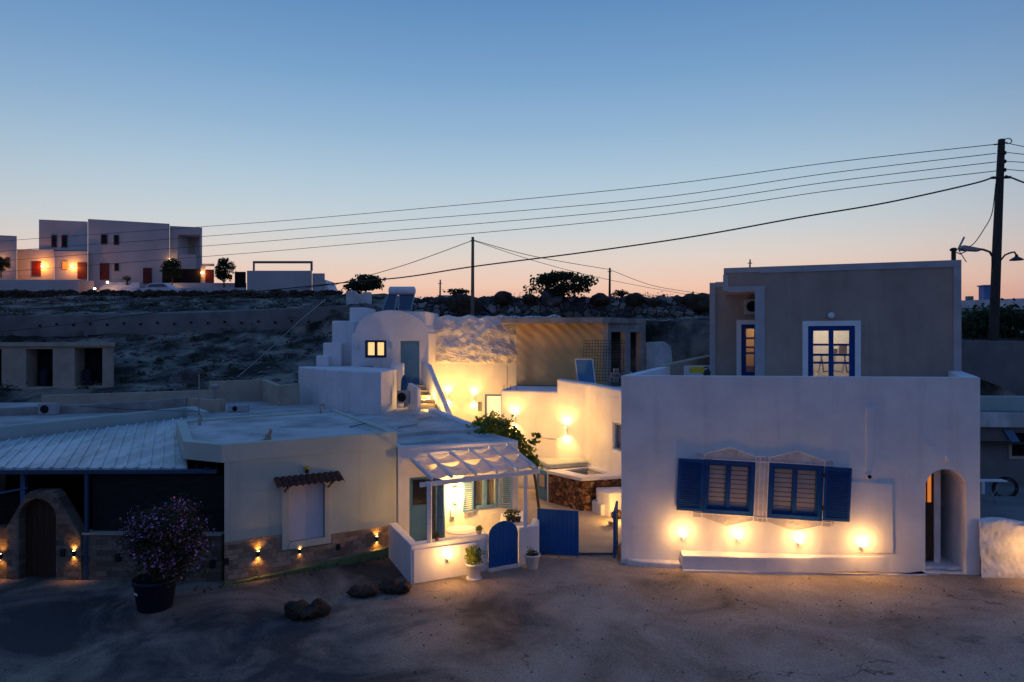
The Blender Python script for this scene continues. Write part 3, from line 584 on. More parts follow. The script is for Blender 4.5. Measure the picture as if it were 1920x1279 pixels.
obj('lamp_body', MB().lathe([(.05,-.06),(.055,0),(.03,.03)], FLH.pt(tu,tv,.08), 10), M['black'], t); obj('lamp_shade', MB().lathe([(.03,.03),(.07,.05),(.07,.1),(0,.13)], FLH.pt(tu,tv,.08), 10), M['yellow'], t)
UD = updown_lamp(M['black'], 9, .8, 62); UDW = updown_lamp(M['black'], 1.2, .7, 60); 
FAM = wallframe((-12.6,17.15),(-9.0,17.0))
for pr, px, py, lb in ((UD,483,1038,'lit black sconce on stone base left of the roller shutter'),(UD,705,1010,'lit black sconce near right end of the stone base'),(UDW,561,1033,'dim black sconce under the roller shutter')):
    place(pr, FLH, px, py, lb, 'small black sconces on the stone walls')
for px, py, lb in ((633,1025,'unlit black box sconce right of the roller shutter'),(424,1052,'unlit black box sconce at the left corner of the stone base')):
    u, v = FLH.pixel(px, py); c = FLH.pt(u,v,.04)
    tag(obj('unlit_sconce', MB().fbox(FLH,u-.05,u+.05,v-.08,v+.08,.03,.1), M['black'], bevel=.01), lb, 'wall lamp', 'unlit box sconces on the stone walls')
# cat on the roof edge
def skin(name, pts, edges, m, parent=None, sub=2, root=0):
    off = Vector(pts[root][:3]); me = bpy.data.meshes.new(name); me.from_pydata([tuple(Vector(p[:3])-off) for p in pts], edges, [])
    o = bpy.data.objects.new(name, me); C.objects.link(o); o.location = off; md = o.modifiers.new('s','SKIN'); md.use_smooth_shade = True
    for i, p in enumerate(pts): me.skin_vertices[0].data[i].radius = (p[3],p[3])
    me.skin_vertices[0].data[root].use_root = True; s = o.modifiers.new('u','SUBSURF'); s.levels = sub; s.render_levels = sub
    dg = bpy.context.evaluated_depsgraph_get(); n_ = bpy.data.meshes.new_from_object(o.evaluated_get(dg)); o.modifiers.clear(); o.data = n_; n_.materials.clear(); n_.materials.append(m); n_.name = name
    return o
c0 = P(503,820,17.95); c0.z = 3.385; S = .8
def cp_(x, y, z, r): return (c0.x+x*S, c0.y+y*S, c0.z+z*S, r*S)
pts = [cp_(-.05,0,.09,.075),cp_(.0,0,.18,.065),cp_(.06,0,.26,.045),cp_(.08,-.01,.32,.05),cp_(.12,-.02,.31,.025), cp_(.07,-.035,.385,.008),cp_(.07,.035,.385,.008),
       cp_(.06,-.04,.13,.022),cp_(.075,-.04,.015,.018),cp_(.06,.04,.13,.022),cp_(.075,.04,.015,.018), cp_(-.12,-.02,.03,.02),cp_(-.2,-.08,.02,.016),cp_(-.22,-.17,.02,.012), cp_(.0,-.06,.04,.035),cp_(.05,-.07,.015,.02),cp_(.0,.06,.04,.035),cp_(.05,.07,.015,.02)]
cat = skin('cat', pts, [(0,1),(1,2),(2,3),(3,4),(3,5),(3,6),(1,7),(7,8),(1,9),(9,10),(0,11),(11,12),(12,13),(0,14),(14,15),(0,16),(16,17)], M['catfur'])
tag(cat, 'small ginger cat sitting upright near the front edge of the cream house roof', 'cat')
# ------------------------------------------------------------------ porch house
aC, bC = (-3.22,19.2), (.19,20.4); FC = wallframe(aC, bC); LC = (Vector(bC)-Vector(aC)).length
PH = thing('porch_house', 'white house with blue shuttered window, glazed teal door and canvas covered porch', 'house', (*aC,0))
polyC = [aC, bC, (-1.67,23.8), (-4.3,30.4), (-8.2,31), (-8.2,28), (-6.5,25.65), (-3.6,20.3)]
du0_, dv1 = FC.pixel(768,897); du1_, _ = FC.pixel(822,897)
wu0_, wv1_ = FC.pixel(886,894); wu1_, wv0_ = FC.pixel(933,951)
obj('wall', MB().prism(polyC, -.1, 3.03), M['white'], PH, bevel=.03, cuts=[MB().fbox(FC,du0_,du1_,.05,dv1,-1.2,1), MB().fbox(FC,wu0_,wu1_,wv0_,wv1_,-.9,1)])
rp = [(-3.12,19.42),(.02,20.5),(-1.8,23.7),(-4.4,30.2),(-8.,30.8),(-8.,28.1),(-6.4,25.75),(-3.5,20.4)]
obj('roof_floor', MB().prism(rp, 3.0, 3.045), M['roofwhite'], PH)
mb = MB().prism([(-2.62,21.6),(-1.0,22.1),(-1.85,23.6),(-4.42,30.1),(-7.9,30.7),(-7.9,28.1),(-6.3,25.8),(-3.6,20.9)], 3.0, 3.16); obj('roof_step', mb, M['roofwhite'], PH, bevel=.03)
mb = MB()
pl = [(-1.0,22.4),(-1.72,23.75),(-3.3,27.7)]
for i in range(2): a = Vector((*pl[i],3.02+.06*i)); b2 = Vector((*pl[i+1],3.08+.06*i)); mb.bar(a, b2, .28, .34)
obj('roof_ridge', mb, M['white'], PH, bevel=.08, bseg=3)
mb = MB().fbox(FC, .12, LC-.12, 2.72, 2.84, -.01, .03); obj('cornice', mb, M['white'], PH, bevel=.01)
# door leafs
dj = obj('door', MB().fbox(FC,du0_,du0_+.07,.05,dv1,-.14,-.06).fbox(FC,du1_-.07,du1_,.05,dv1,-.14,-.06).fbox(FC,du0_+.07,du1_-.07,dv1-.07,dv1,-.14,-.06)
   .fbox(FC,du0_+.07,du0_+.53,.08,1.32,-.13,-.08), M['teal'], PH, bevel=.006)
obj('glass_pane', MB().fbox(FC,du0_+.1,du0_+.50,1.38,dv1-.13,-.11,-.1), M['glass'], dj)
obj('sash', MB().fbox(FC,du0_+.07,du0_+.10,1.32,dv1-.07,-.13,-.08).fbox(FC,du0_+.50,du0_+.53,1.32,dv1-.07,-.13,-.08), M['teal'], dj)
hd = FC.pt(du1_-.02,0,0); dd_ = (FC.N*.8+FC.U*.25).normalized(); FD = Frame(hd, dd_)
obj('open_leaf', MB().fbox(FD,0,.36,.08,dv1-.06,-.03,.02), M['slateblue'], dj, bevel=.006)
obj('handle', MB().tube([FD.pt(.3,1.0,.02),FD.pt(.3,1.0,.07),FD.pt(.2,1.0,.07)],.012,6), M['black'], dj)
obj('room_wall', MB().fbox(FC,du0_+.02,du1_-.02,.06,dv1-.02,-1.15,-1.1), M['wood'], dj)
# window
wf = obj('window', MB().fbox(FC,wu0_,wu0_+.07,wv0_,wv1_,-.1,.03).fbox(FC,wu1_-.07,wu1_,wv0_,wv1_,-.1,.03).fbox(FC,wu0_+.07,wu1_-.07,wv1_-.07,wv1_,-.1,.03).fbox(FC,wu0_+.07,wu1_-.07,wv0_,wv0_+.09,-.1,.05)
   .fbox(FC,(wu0_+wu1_)/2-.06,(wu0_+wu1_)/2+.06,wv0_+.09,wv1_-.07,-.09,.0), M['slateblue'], PH, bevel=.005)
obj('glass_pane', MB().fbox(FC,wu0_+.07,wu1_-.07,wv0_+.09,wv1_-.07,-.07,-.065), M['glassclear'], wf)
M['curtain'] = mat('beige_curtain', (.5,.38,.24), (.62,.5,.34), 3, .9, stretch=(14,14,.5)); 
mb = MB(); mb.grid(lambda u,v: FC.pt(wu0_+.04+(wu1_-wu0_-.08)*u, wv0_+.02+(wv1_-wv0_-.04)*v, -.2+.03*math.sin(u*60)), 60, 2); obj('curtain', mb, M['curtain'], wf, recalc=False)
rl = obj('lamp_globe', MB().lathe([(0,-.05),(.05,0),(0,.05)], FC.pt((wu0_+wu1_)/2, wv1_-.1, -.5), 10), M['bulb'], wf); light(rl, FC.pt((wu0_+wu1_)/2, wv1_-.25, -.5), 14, (1,.5,.15), r=.05)
def louvre_shutter(f, w_, z0, z1, parent):
    mb = MB(); mb.fbox(f,0,.05,z0,z1,-.02,.02).fbox(f,w_-.05,w_,z0,z1,-.02,.02).fbox(f,.05,w_-.05,z0,z0+.06,-.02,.02).fbox(f,.05,w_-.05,z1-.06,z1,-.02,.02)
    k = z0+.08
    while k < z1-.1: mb.box8([f.pt(.05,k,-.015),f.pt(w_-.05,k,-.015),f.pt(w_-.05,k+.012,-.015),f.pt(.05,k+.012,-.015),f.pt(.05,k+.03,.018),f.pt(w_-.05,k+.03,.018),f.pt(w_-.05,k+.042,.018),f.pt(.05,k+.042,.018)]); k += .06
    return obj('shutter', mb, M['slateblue'], parent, bevel=.003)
sl0 = FC.pixel(867,900)[0]; f1 = Frame(FC.pt(sl0-.02,0,.12), FC.U*.95+FC.N*-.08); louvre_shutter(f1, wu0_-sl0+.02, wv0_-.04, wv1_+.02, wf)
f2 = Frame(FC.pt(wu1_+.06,0,.05), FC.U*.8+FC.N*.35); louvre_shutter(f2, .36, wv0_-.02, wv1_+.04, wf)
# porch wall lamp: box lantern and a white letter box
lu, lv = FC.pixel(853,928)
t = thing('wall_lamp', 'bright box lamp on the porch wall between the teal door and the shuttered window', 'wall lamp', FC.pt(lu,lv,0))
obj('lamp_body', MB().fbox(FC,lu-.05,lu+.05,lv-.22,lv-.18,0,.12).fbox(FC,lu-.05,lu+.05,lv+.18,lv+.22,0,.12), M['trim'], t)
obj('lamp_glass', MB().fbox(FC,lu-.045,lu+.045,lv-.178,lv+.178,.03,.11), M['bulb'], t, bevel=.01)
light(t, FC.pt(lu,lv+.05,.45), 150, (1,.5,.12), r=.09); light(t, FC.pt(lu,lv,.22), 40, r=.05, spot=120, aim=(FC.N*.15+Vector((0,0,-1))), blend=.7)
eu, ev = FC.pixel(848,962); tag(obj('meter_box', MB().fbox(FC,eu-.06,eu+.06,ev-.11,ev+.1,0,.1), M['trim'], bevel=.02), 'small white box mounted on the porch wall below the bright lamp', 'box')
# porch wall and gate
S0, S1, S2, G1, G2, S3, S4 = [Vector(p) for p in ((-3.42,18.9),(-2.5,16.84),(-.72,17.82),(-.60,17.9),(.17,18.28),(.28,18.33),(.72,18.5))]
PW = thing('porch_wall', 'low white porch wall with a bright lamp and a round topped gate opening', 'wall', (-2.5,16.84,0))
def strip(a, b_, t_, z0, z1, mbb):
    a = Vector((a.x,a.y)); b_ = Vector((b_.x,b_.y)); n_ = Vector((-(b_-a).y,(b_-a).x)).normalized()*t_
    return mbb.prism([tuple(a),tuple(b_),tuple(b_+n_),tuple(a+n_)], z0, z1)
mb = MB().prism([(-3.42,18.9),(-2.5,16.84),(-.62,17.87),(-.70,18.08),(-2.42,17.18),(-3.2,18.98)], -.2, .96); obj('wall', mb, M['white'], PW, bevel=.025)
mb = MB().prism([(.19,18.27),(.72,18.48),(.78,19.3),(.58,19.3),(.5,18.62),(.11,18.5)], -.2, 1.0); obj('gate_pier', mb, M['white'], PW, bevel=.025)
FP = wallframe((-2.5,16.84),(.72,18.48))
pa, pbv = FP.pixel(775,1030); pc_, _ = FP.pixel(900,1020)
obj('raised_panel', MB().fprism(FP,[(pa,.0),(pc_-.1,.0),(pc_-.1,.80),(pa,.84)],-.01,.02), M['white'], PW, bevel=.008)
gp0 = FP.pixel(917,1000)[0]; gp1 = FP.pixel(971,1000)[0]; ga = (gp0+gp1)/2; gr = (gp1-gp0)/2
obj('gate_step', MB().fbox(FP,gp0-.02,gp1+.04,-.1,.06,-.2,.08), M['white_old'], PW, bevel=.01)
def arched_gate(f, ua, r, z0, zs, name, label, m):
    t = thing(name, label, 'gate', f.pt(ua,0,0)); n_ = 8
    mb = MB(); st = 2*r/n_
    for i in range(n_):
        u0, u1 = ua-r+i*st+.003, ua-r+(i+1)*st-.003; h0 = zs+math.sqrt(max(0,r*r-(u0-ua)**2))*.85; h1 = zs+math.sqrt(max(0,r*r-(u1-ua)**2))*.85
        mb.fprism(f, [(u0,z0),(u1,z0),(u1,h1),((u0+u1)/2, zs+math.sqrt(max(0,r*r-((u0+u1)/2-ua)**2))*.85),(u0,h0)], -.04, -.01)
    obj('board_panel', mb, m, t)
    mb = MB().fbox(f,ua-r+.04,ua+r-.04,z0+.15,z0+.24,-.07,-.041).fbox(f,ua-r+.04,ua+r-.04,zs-.1,zs-.01,-.07,-.041); obj('ledger', mb, m, t)
    rim = MB(); pts = [f.pt(ua-r,z0,-.02)]+[f.pt(ua+r*math.cos(a), zs+r*.85*math.sin(a), -.02) for a in [PI-PI*k/14 for k in range(15)]]+[f.pt(ua+r,z0,-.02)]
    rim.tube(pts, .022, 6); obj('rim', rim, m, t)
    return t
arched_gate(FP, ga, gr-.01, .07, .88, 'arched_gate', 'round topped blue plank gate in the low white porch wall', M['gateblue'])
def plank_gate(a, b_, z0, z1, label, n_=9):
    f = wallframe(a, b_); Lg = (Vector(b_)-Vector(a)).length; t = thing('plank_gate', label, 'gate', (*a,0), 'pair of blue courtyard gates')
    mb = MB(); st = Lg/n_
    for i in range(n_): mb.fbox(f, i*st+.003, (i+1)*st-.003, z0, z1, -.03, 0)
    obj('board_panel', mb, M['gateblue'], t)
    obj('gate_frame', MB().fbox(f,0,Lg,z0+.1,z0+.2,-.07,-.031).fbox(f,0,Lg,z1-.2,z1-.1,-.07,-.031).fbox(f,-.012,0-.001,z0-.01,z1+.01,-.06,.01).fbox(f,Lg+.001,Lg+.012,z0-.05,z1+.01,-.06,.01).fbox(f,0,Lg,z1+.001,z1+.02,-.05,.01), M['gateblue'], t)
    obj('drop_bolt', MB().tube([f.pt(Lg-.05,z0+.3,-.05),f.pt(Lg-.05,.0,-.05)], .012, 6), M['steel'], t)
plank_gate((.72,19.12),(1.82,18.82), .07, 1.29, 'broad square blue plank gate swung open across the courtyard entrance')
plank_gate((2.84,18.75),(3.08,19.9), .05, 1.32, 'narrow looking blue plank gate swung open edge on against the big white house')
u, v = FP.pixel(838,1042)
lp = place(LB, FP, 838, 1044, 'glowing lamp on the low white porch wall beside the potted shrub', 'round lamps along the low white walls')
# pergola
PG = thing('porch_pergola', 'white painted porch pergola with sagging canvas strips between its rafters', 'pergola', (-2.1,17.1,.96))
B0, B1 = P(762,866,19.1), P(958,838,20.15); F0, F1 = P(797,903,17.15), P(1003,880,18.45)
obj('wall_plate', MB().bar(P(752,866,19.12), P(965,836,20.22), .07, .11), M['trim'], PG, bevel=.008)
obj('front_beam', MB().bar(P(787,910,17.1), P(1012,884,18.5), .07, .11), M['trim'], PG, bevel=.008)
def lerp(a, b_, t_): return a+(b_-a)*t_
ft = [.045,.215,.43,.62,.81,.985]; bt = [.03,.20,.40,.585,.78,.96]; raf = []
for a, b_ in zip(bt, ft):
    p = lerp(B0,B1,a)+Vector((0,0,.10)); q_ = lerp(F0,F1,b_)+Vector((0,0,.09)); e = q_+(q_-p).normalized()*.16
    raf.append((p,q_)); obj('rafter', MB().bar(p, e, .055, .095), M['trim'], PG, bevel=.008)
for px, Yp, zb in ((805,17.14,.93),(985,18.42,1.0)):
    zt = lerp(F0,F1,(px-797)/206).z-.02; x_ = (px-960)/F*Yp
    obj('post', MB().box(x_-.055,x_+.055,Yp-.04,Yp+.07,zb-.02,zt), M['trim'], PG, bevel=.01)
for i in range(5):
    for s_ in (0,1):
        t0, t1 = (.06,.53) if s_ == 0 else (.53,.97)
        def fn(u, v, i=i, t0=t0, t1=t1, s_=s_):
            bow = .10*math.sin(PI*u); tv = t0+(t1-t0)*v
            if s_ == 0: tv = tv - bow*(v**2) if v > .5 else tv+bow*.35*(1-v)
            else: tv = tv + bow*((1-v)**2) if v < .5 else tv-bow*.35*v
            a = lerp(raf[i][0],raf[i][1],tv); b_ = lerp(raf[i+1][0],raf[i+1][1],tv)
            p = lerp(a,b_,.03+.94*u); sag = -.02-.08*math.sin(PI*u)*(1-.25*math.sin(PI*v))*(1 if (i+s_)%2 else .8)+.06*(1-v if s_ else v)
            return p+Vector((0,0,sag))
        o = obj('canvas', MB().grid(fn, 14, 10), M['cloth'], PG, smooth=True, recalc=False)
        md = o.modifiers.new('s','SOLIDIFY'); md.thickness = .006
# pots and plants
def pot(mb, r, h, c=(0,0,0)): return mb.lathe([(r*.68,0),(r*.72,.01),(r*.98,h*.86),(r*1.1,h*.88),(r*1.12,h),(r*1.0,h),(r*.95,h*.9),(0,h*.88)], c, 24)
def plant_crown(seed, n_, c, rx, rz_, size, stems=4):
    random.seed(seed); lf = MB(); sm_ = MB()
    for s_ in range(stems):
        d = Vector((random.uniform(-1,1)*rx*.7, random.uniform(-1,1)*rx*.7, rz_*random.uniform(.8,1.5))); sm_.tube([Vector(c), Vector(c)+d*.5+Vector((random.uniform(-.03,.03),0,0)), Vector(c)+d], [.012,.009,.004], 5)
    for i in range(n_):
        v = Vector((random.gauss(0,1),random.gauss(0,1),random.gauss(0,1))).normalized()*(random.random()**.4)
        k = 1+.35*noise.noise(v*2+Vector((seed,0,0))); lf.leaf(Vector(c)+Vector((v.x*rx*k, v.y*rx*k, rz_+v.z*rz_*k)), size*random.uniform(.6,1.3))
    return lf, sm_
pc = Gd(889,1085); t = thing('potted_shrub', 'leafy green shrub in a white pot in front of the low porch wall', 'potted plant', pc)
obj('flower_pot', pot(MB(), .20, .40, pc), M['pot'], t, smooth=True); obj('saucer', MB().lathe([(.17,0),(.2,.0),(.2,.03),(.17,.03)], pc-Vector((0,0,.0)), 18), M['pot'], t)
lf, sm_ = plant_crown(3, 420, pc+Vector((0,0,.36)), .26, .24, .10); obj('foliage', lf, M['leaf'], t, recalc=False); obj('stem', sm_, M['bark'], t)
pc = Gd(998,1066); t = thing('potted_plant', 'nearly bare twiggy plant in a white pot beside the blue gate pier', 'potted plant', pc)
obj('flower_pot', pot(MB(), .20, .38, pc), M['pot'], t, smooth=True); obj('soil', MB().lathe([(.0,.34),(.185,.345)], pc, 18), M['soil'], t)
lf, sm_ = plant_crown(5, 120, pc+Vector((0,0,.34)), .16, .07, .05, 9); obj('foliage', lf, M['leafdark'], t, recalc=False)
mb = MB(); random.seed(9)
for i in range(10): a = pc+Vector((random.uniform(-.1,.1),random.uniform(-.1,.1),.34)); mb.tube([a, a+Vector((random.uniform(-.08,.08),random.uniform(-.05,.05),random.uniform(.12,.28)))], .006, 4)
obj('stem', mb, M['bark'], t)
def on_wall(px, Yp, z): return Vector(((px-960)/F*Yp, Yp, z))
pc = on_wall(819,17.25,.96); t = thing('potted_cactus', 'small bristly plant in a pot on the porch wall beside the left post', 'potted plant', pc)
obj('flower_pot', pot(MB(), .06, .08, pc), M['tile'], t); lf, _ = plant_crown(6, 140, pc+Vector((0,0,.07)), .08, .07, .05, 1); obj('foliage', lf, M['leafdark'], t, recalc=False)
pc = on_wall(898,17.85,.96); t = thing('potted_herb', 'small leafy plant in a straw pot left of the blue arched gate', 'potted plant', pc)
obj('flower_pot', pot(MB(), .08, .11, pc), M['tan'], t); lf, _ = plant_crown(8, 150, pc+Vector((0,0,.09)), .10, .06, .06, 2); obj('foliage', lf, M['leaf'], t, recalc=False)
pc = on_wall(962,18.9,1.0)
t = thing('bench_planter', 'woody plant with patterned pots on the ledge behind the arched gate', 'planter', pc)
mb = MB()
for i in range(3): pot(mb, .08, .13, pc+Vector((-.12+.13*i,.0,.0)))
obj('flower_pot', mb, M['black'], t); lf, sm_ = plant_crown(11, 230, pc+Vector((-.05,0,.1)), .24, .13, .07, 8); obj('foliage', lf, M['leafdark'], t, recalc=False); obj('stem', sm_, M['wood'], t)
tag(obj('porch_ledge', MB().prism([(-.35,18.75),(.05,18.75),(.45,18.9),(.45,20.2),(-.3,20.0)], -.1, .99), M['white'], bevel=.03), 'white ledge inside the porch beneath the patterned pots', 'ledge')
# porch table with pale round top
pc = Vector((-1.35,18.35,0)); t = thing('porch_table', 'round pale table on the porch behind the low wall', 'table', pc)
obj('tabletop', MB().lathe([(0,.90),(.42,.90),(.43,.93),(0,.935)], pc, 28), M['trim'], t); obj('pedestal', MB().lathe([(.2,0),(.2,.03),(.04,.06),(.04,.9)], pc, 12), M['trim'], t)
tag(obj('porch_floor', MB().prism([(-3.2,19.15),(-3.15,18.9),(-2.42,17.2),(.1,18.5),(.5,19.3),(.18,20.35)], -.05, .12), M['paving']), 'raised smooth floor of the porch behind the low white wall', 'floor')
# ------------------------------------------------------------------ white cube on the roof
tag(obj('roof_cube', MB().prism([(-5.0,26.1),(-7.35,27.9),(-9.9,31.6),(-7.4,32.2),(-4.9,29)], 2.6, 4.82), M['white'], bevel=.06, bseg=3), 'big plain white cube shaped water tank room on the roof', 'roof room')
# ------------------------------------------------------------------ domed white house
DH = thing('domed_house', 'small white vaulted house with a teal door and a lit dark framed window', 'house', (-7.5,32,4))
FDm = wallframe((-7.55,32.0),(-4.2,31.7)); 
def pxl(f, l_): return [f.pixel(*c) for c in l_]
g0, g1 = FDm.pixel(658,690); xr_, zt_ = FDm.pixel(797,584); peak = FDm.pixel(733,582)[1]; sh = FDm.pixel(660,625)[1]; ul_ = FDm.pixel(659,625)[0]; uc_ = FDm.pixel(733,600)[0]
arc = [(uc_+math.cos(a)*(uc_-ul_-.15), sh+math.sin(a)*(peak-sh)) for a in [PI-PI*k/24 for k in range(25)]]
poly = [(ul_,3.0),(uc_+(uc_-ul_)-.1,3.0)]+[(uc_+(uc_-ul_)-.1,sh)]+arc[::-1][0:]+[(ul_,sh)]
dwu = [FDm.pixel(750,640), FDm.pixel(786,640)]; wwu = [FDm.pixel(685,639), FDm.pixel(724,671)]
poly2 = [(uc_,3.0),(xr_,3.0),(xr_,zt_),(uc_,zt_)]
dcut = MB().fbox(FDm,dwu[0][0],dwu[1][0],3.9,dwu[0][1],-.22,1); wcut = MB().fbox(FDm,wwu[0][0],wwu[1][0],wwu[1][1],wwu[0][1],-.6,1)
obj('vaulted_wall', MB().fprism(FDm, poly, -3.5, 0), M['white'], DH, cuts=[wcut,dcut], bevel=.03)
obj('parapet_wall', MB().fprism(FDm, poly2, -3.2, -.22), M['white'], DH, cuts=[wcut,dcut], bevel=.04)
dd = obj('door', MB().fbox(FDm,dwu[0][0],dwu[1][0],3.9,dwu[0][1],-.2,-.14), M['teal'], DH)
mb = MB(); n_ = 7; st = (dwu[1][0]-dwu[0][0])/n_
for i in range(n_): mb.fbox(FDm, dwu[0][0]+i*st+.006, dwu[0][0]+(i+1)*st-.006, 3.92, dwu[0][1]-.02, -.139, -.12)
obj('door_boards', mb, M['teal'], dd)
a0_, a1_, z0_, z1_ = wwu[0][0], wwu[1][0], wwu[1][1], wwu[0][1]; mid = (a0_+a1_)/2
ww = obj('window', MB().fbox(FDm,a0_,a0_+.1,z0_,z1_,-.12,.02).fbox(FDm,a1_-.1,a1_,z0_,z1_,-.12,.02).fbox(FDm,a0_+.1,a1_-.1,z0_,z0_+.11,-.12,.02).fbox(FDm,a0_+.1,a1_-.1,z1_-.09,z1_,-.12,.02).fbox(FDm,mid-.06,mid+.06,z0_+.11,z1_-.09,-.11,0), M['darkblue'], DH)
mb = MB().grid(lambda u,v: FDm.pt(a0_+.03+(a1_-a0_-.06)*u, z0_+.02+(z1_-z0_-.04)*v, -.3+.03*math.sin(u*50)), 50, 2); obj('curtain', mb, M['warmglass'], ww, recalc=False)
for u_, lb in ((FDm.pixel(669,650),'unlit half round lamp left of the lit window on the vaulted house'),(FDm.pixel(735,648),'unlit half round lamp between the window and teal door of the vaulted house')):
    tag(obj('unlit_lamp', MB().lathe([(.0,-.12),(.07,-.1),(.09,.0),(.07,.12),(.05,.12),(0,-.05)], FDm.pt(u_[0],u_[1],.05), 14), M['trim'], smooth=True), lb, 'wall lamp', 'unlit lamps on the vaulted house')
# stepped wings left of the dome
for lst, lb in (([(655,688,577,33.5,2.2)], 'tall rear block'),([(622,664,602,32.8,1.6)], 'middle block'),([(605,640,643,32.3,.5)], 'lower block'),([(592,616,667,31.9,.5)], 'lowest block')):
    for x0, x1, yt, Y_, dp in lst:
        a, b_ = P(x0,yt,Y_), P(x1,yt,Y_); obj('stepped_wall', MB().box(a.x,b_.x,Y_,Y_+dp,2.5,a.z), M['white'], DH, bevel=.07, bseg=3)
a = P(612,688,31.5); obj('pool_edge', MB().box(a.x-.1, a.x+2.1, 31.3, 31.9, a.z-.5, a.z), M['blue'], DH, bevel=.05)
# landing parapet walls right of the cube
DW = [((-5.05,29.3),(-4.15,28.6),4.9,'wall')]
tag(obj('landing_wall', MB().prism([(-5.2,29.2),(-4.62,29.0),(-4.85,30.8),(-5.05,30.8),(-4.85,29.25),(-5.2,29.4)], 2.9, P(715,683,29.2).z), M['white'], bevel=.05, bseg=3), 'white parapet wall between the roof cube and the teal door', 'wall')
a = P(768,722,27.9); b_ = P(783,727,27.9)
tag(obj('stair_parapet', MB().prism([(-4.3,28.2),(-3.8,27.4),(-3.66,27.5),(-4.15,28.4)], 2.9, 6, tops=[4.27,4.1,4.1,4.27]), M['white'], bevel=.03), 'short white parapet on the left of the lit stair beside the air conditioner', 'wall')
# stair
ST = thing('stair', 'steep yellow lit stair climbing to the teal door of the vaulted house', 'stair', (-3.6,28,2.2))
sa = P(790,727,31.0); 
for k in range(9):
    t_ = k/8; px = 788+ (803-788)*t_+6; Yk = 31.2-t_*4.2; zc = H-(722+(792-722)*t_-640)/F*Yk
    x_ = (px-960)/F*Yk; obj('step', MB().box(x_-.45-.1*t_, x_+.38, Yk-.5, Yk+.25, zc-.6, zc), M['paving'], ST, bevel=.015)
# sloping white stair wall
e0, e1, e2 = P(790,680,31.6), P(800,684,30.6), P(846,796,26.6)
mb = MB(); dx = Vector((.22,.05,0))
def wallpoly(mb, top, zb, th):
    vs = []
    for p in top: vs += [p, p+th, Vector((p.x+th.x,p.y+th.y,zb)), Vector((p.x,p.y,zb))]
    n_ = len(top); fs = [(0,1,2,3),tuple(4*(n_-1)+i for i in (3,2,1,0))]
    for i in range(n_-1):
        for k in range(4): fs.append((4*i+k,4*(i+1)+k,4*(i+1)+(k+1)%4,4*i+(k+1)%4))
    return mb.add(vs, fs)
wallpoly(mb, [e0,e1,lerp(e1,e2,.3)+Vector((0,0,-.03)),lerp(e1,e2,.7),e2], 1.0, dx)
tag(obj('sloping_wall', mb, M['white'], bevel=.05, bseg=3), 'long sloping white wall descending beside the lit stair', 'wall')
for i, (px, py, Y_) in enumerate(((804,746,29.3),(813,769,28.0),(820,783,27.2))):
    p = P(px,py,Y_); t = thing('step_light', ['upper round step light on the white stair wall','middle round step light on the white stair wall','lowest round step light on the white stair wall'][i], 'step light', p, 'step lights along the stair')
    obj('lamp_glass', MB().lathe([(0,-.04),(.04,-.03),(.05,0),(.04,.03),(0,.04)], p, 10), M['bulb'], t, smooth=True); light(t, p-Vector((.14,.12,0)), 26 if i else 40, (1,.55,.15), r=.03)
# AC + blue paddle board on landing, solar heater
fa = wallframe((-5,28.3),(-4,28.2)); uu, vv = fa.pixel(759,757)
ac_unit(fa, uu, vv+.02, 0, .52, .52, 'air conditioner standing on the roof beside the stair parapet')
p = P(757,733,28.6); mb = MB(); fa2 = Frame(p, (1,-.05,0), (0.04,0,1)); mb.fprism(fa2, [(-.13,0),(.13,0),(.13,.45),(.07,.62),(-.03,.66),(-.1,.55),(-.13,.4)], -.05, 0)
tag(obj('blue_board', mb, M['blue'], bevel=.01), 'rounded blue board leaning on the landing wall above the air conditioner', 'board')
SH = thing('solar_heater', 'solar water heater with two dark panels and tank on the vaulted roof', 'solar heater', P(748,583,33.5))
for x0, x1 in ((717,745),(747,777)):
    Y0, Y1 = 33.2, 34.4; b0, b1, t0, t1 = P(x0,583,Y0), P(x1-(1 if x1>750 else 0)-5,583,Y0), P(x0+12 if x0<740 else x0+2,552,Y1), P(x1,552,Y1)
    th = Vector((0,.04,-.08)); obj('solar_panel', MB().box8([b0,b1,t1,t0,b0+th,b1+th,t1+th,t0+th]), M['solar'], SH)
    mb = MB()
    for a, c in ((b0,b1),(b1,t1),(t1,t0),(t0,b0)): mb.bar(a,c,.05,.06)
    obj('panel_frame', mb, M['steel'], SH)
mb = MB().tube([P(729,546,34.6),P(731,546,34.6),P(777,546,34.6),P(779,546,34.6)], [.12,.22,.22,.12], 16); obj('tank', mb, M['trim'], SH)
mb = MB()
for px in (735,772): mb.bar(P(px,583,34.9),P(px,552,34.9),.05)
obj('stand', mb, M['steel'], SH)
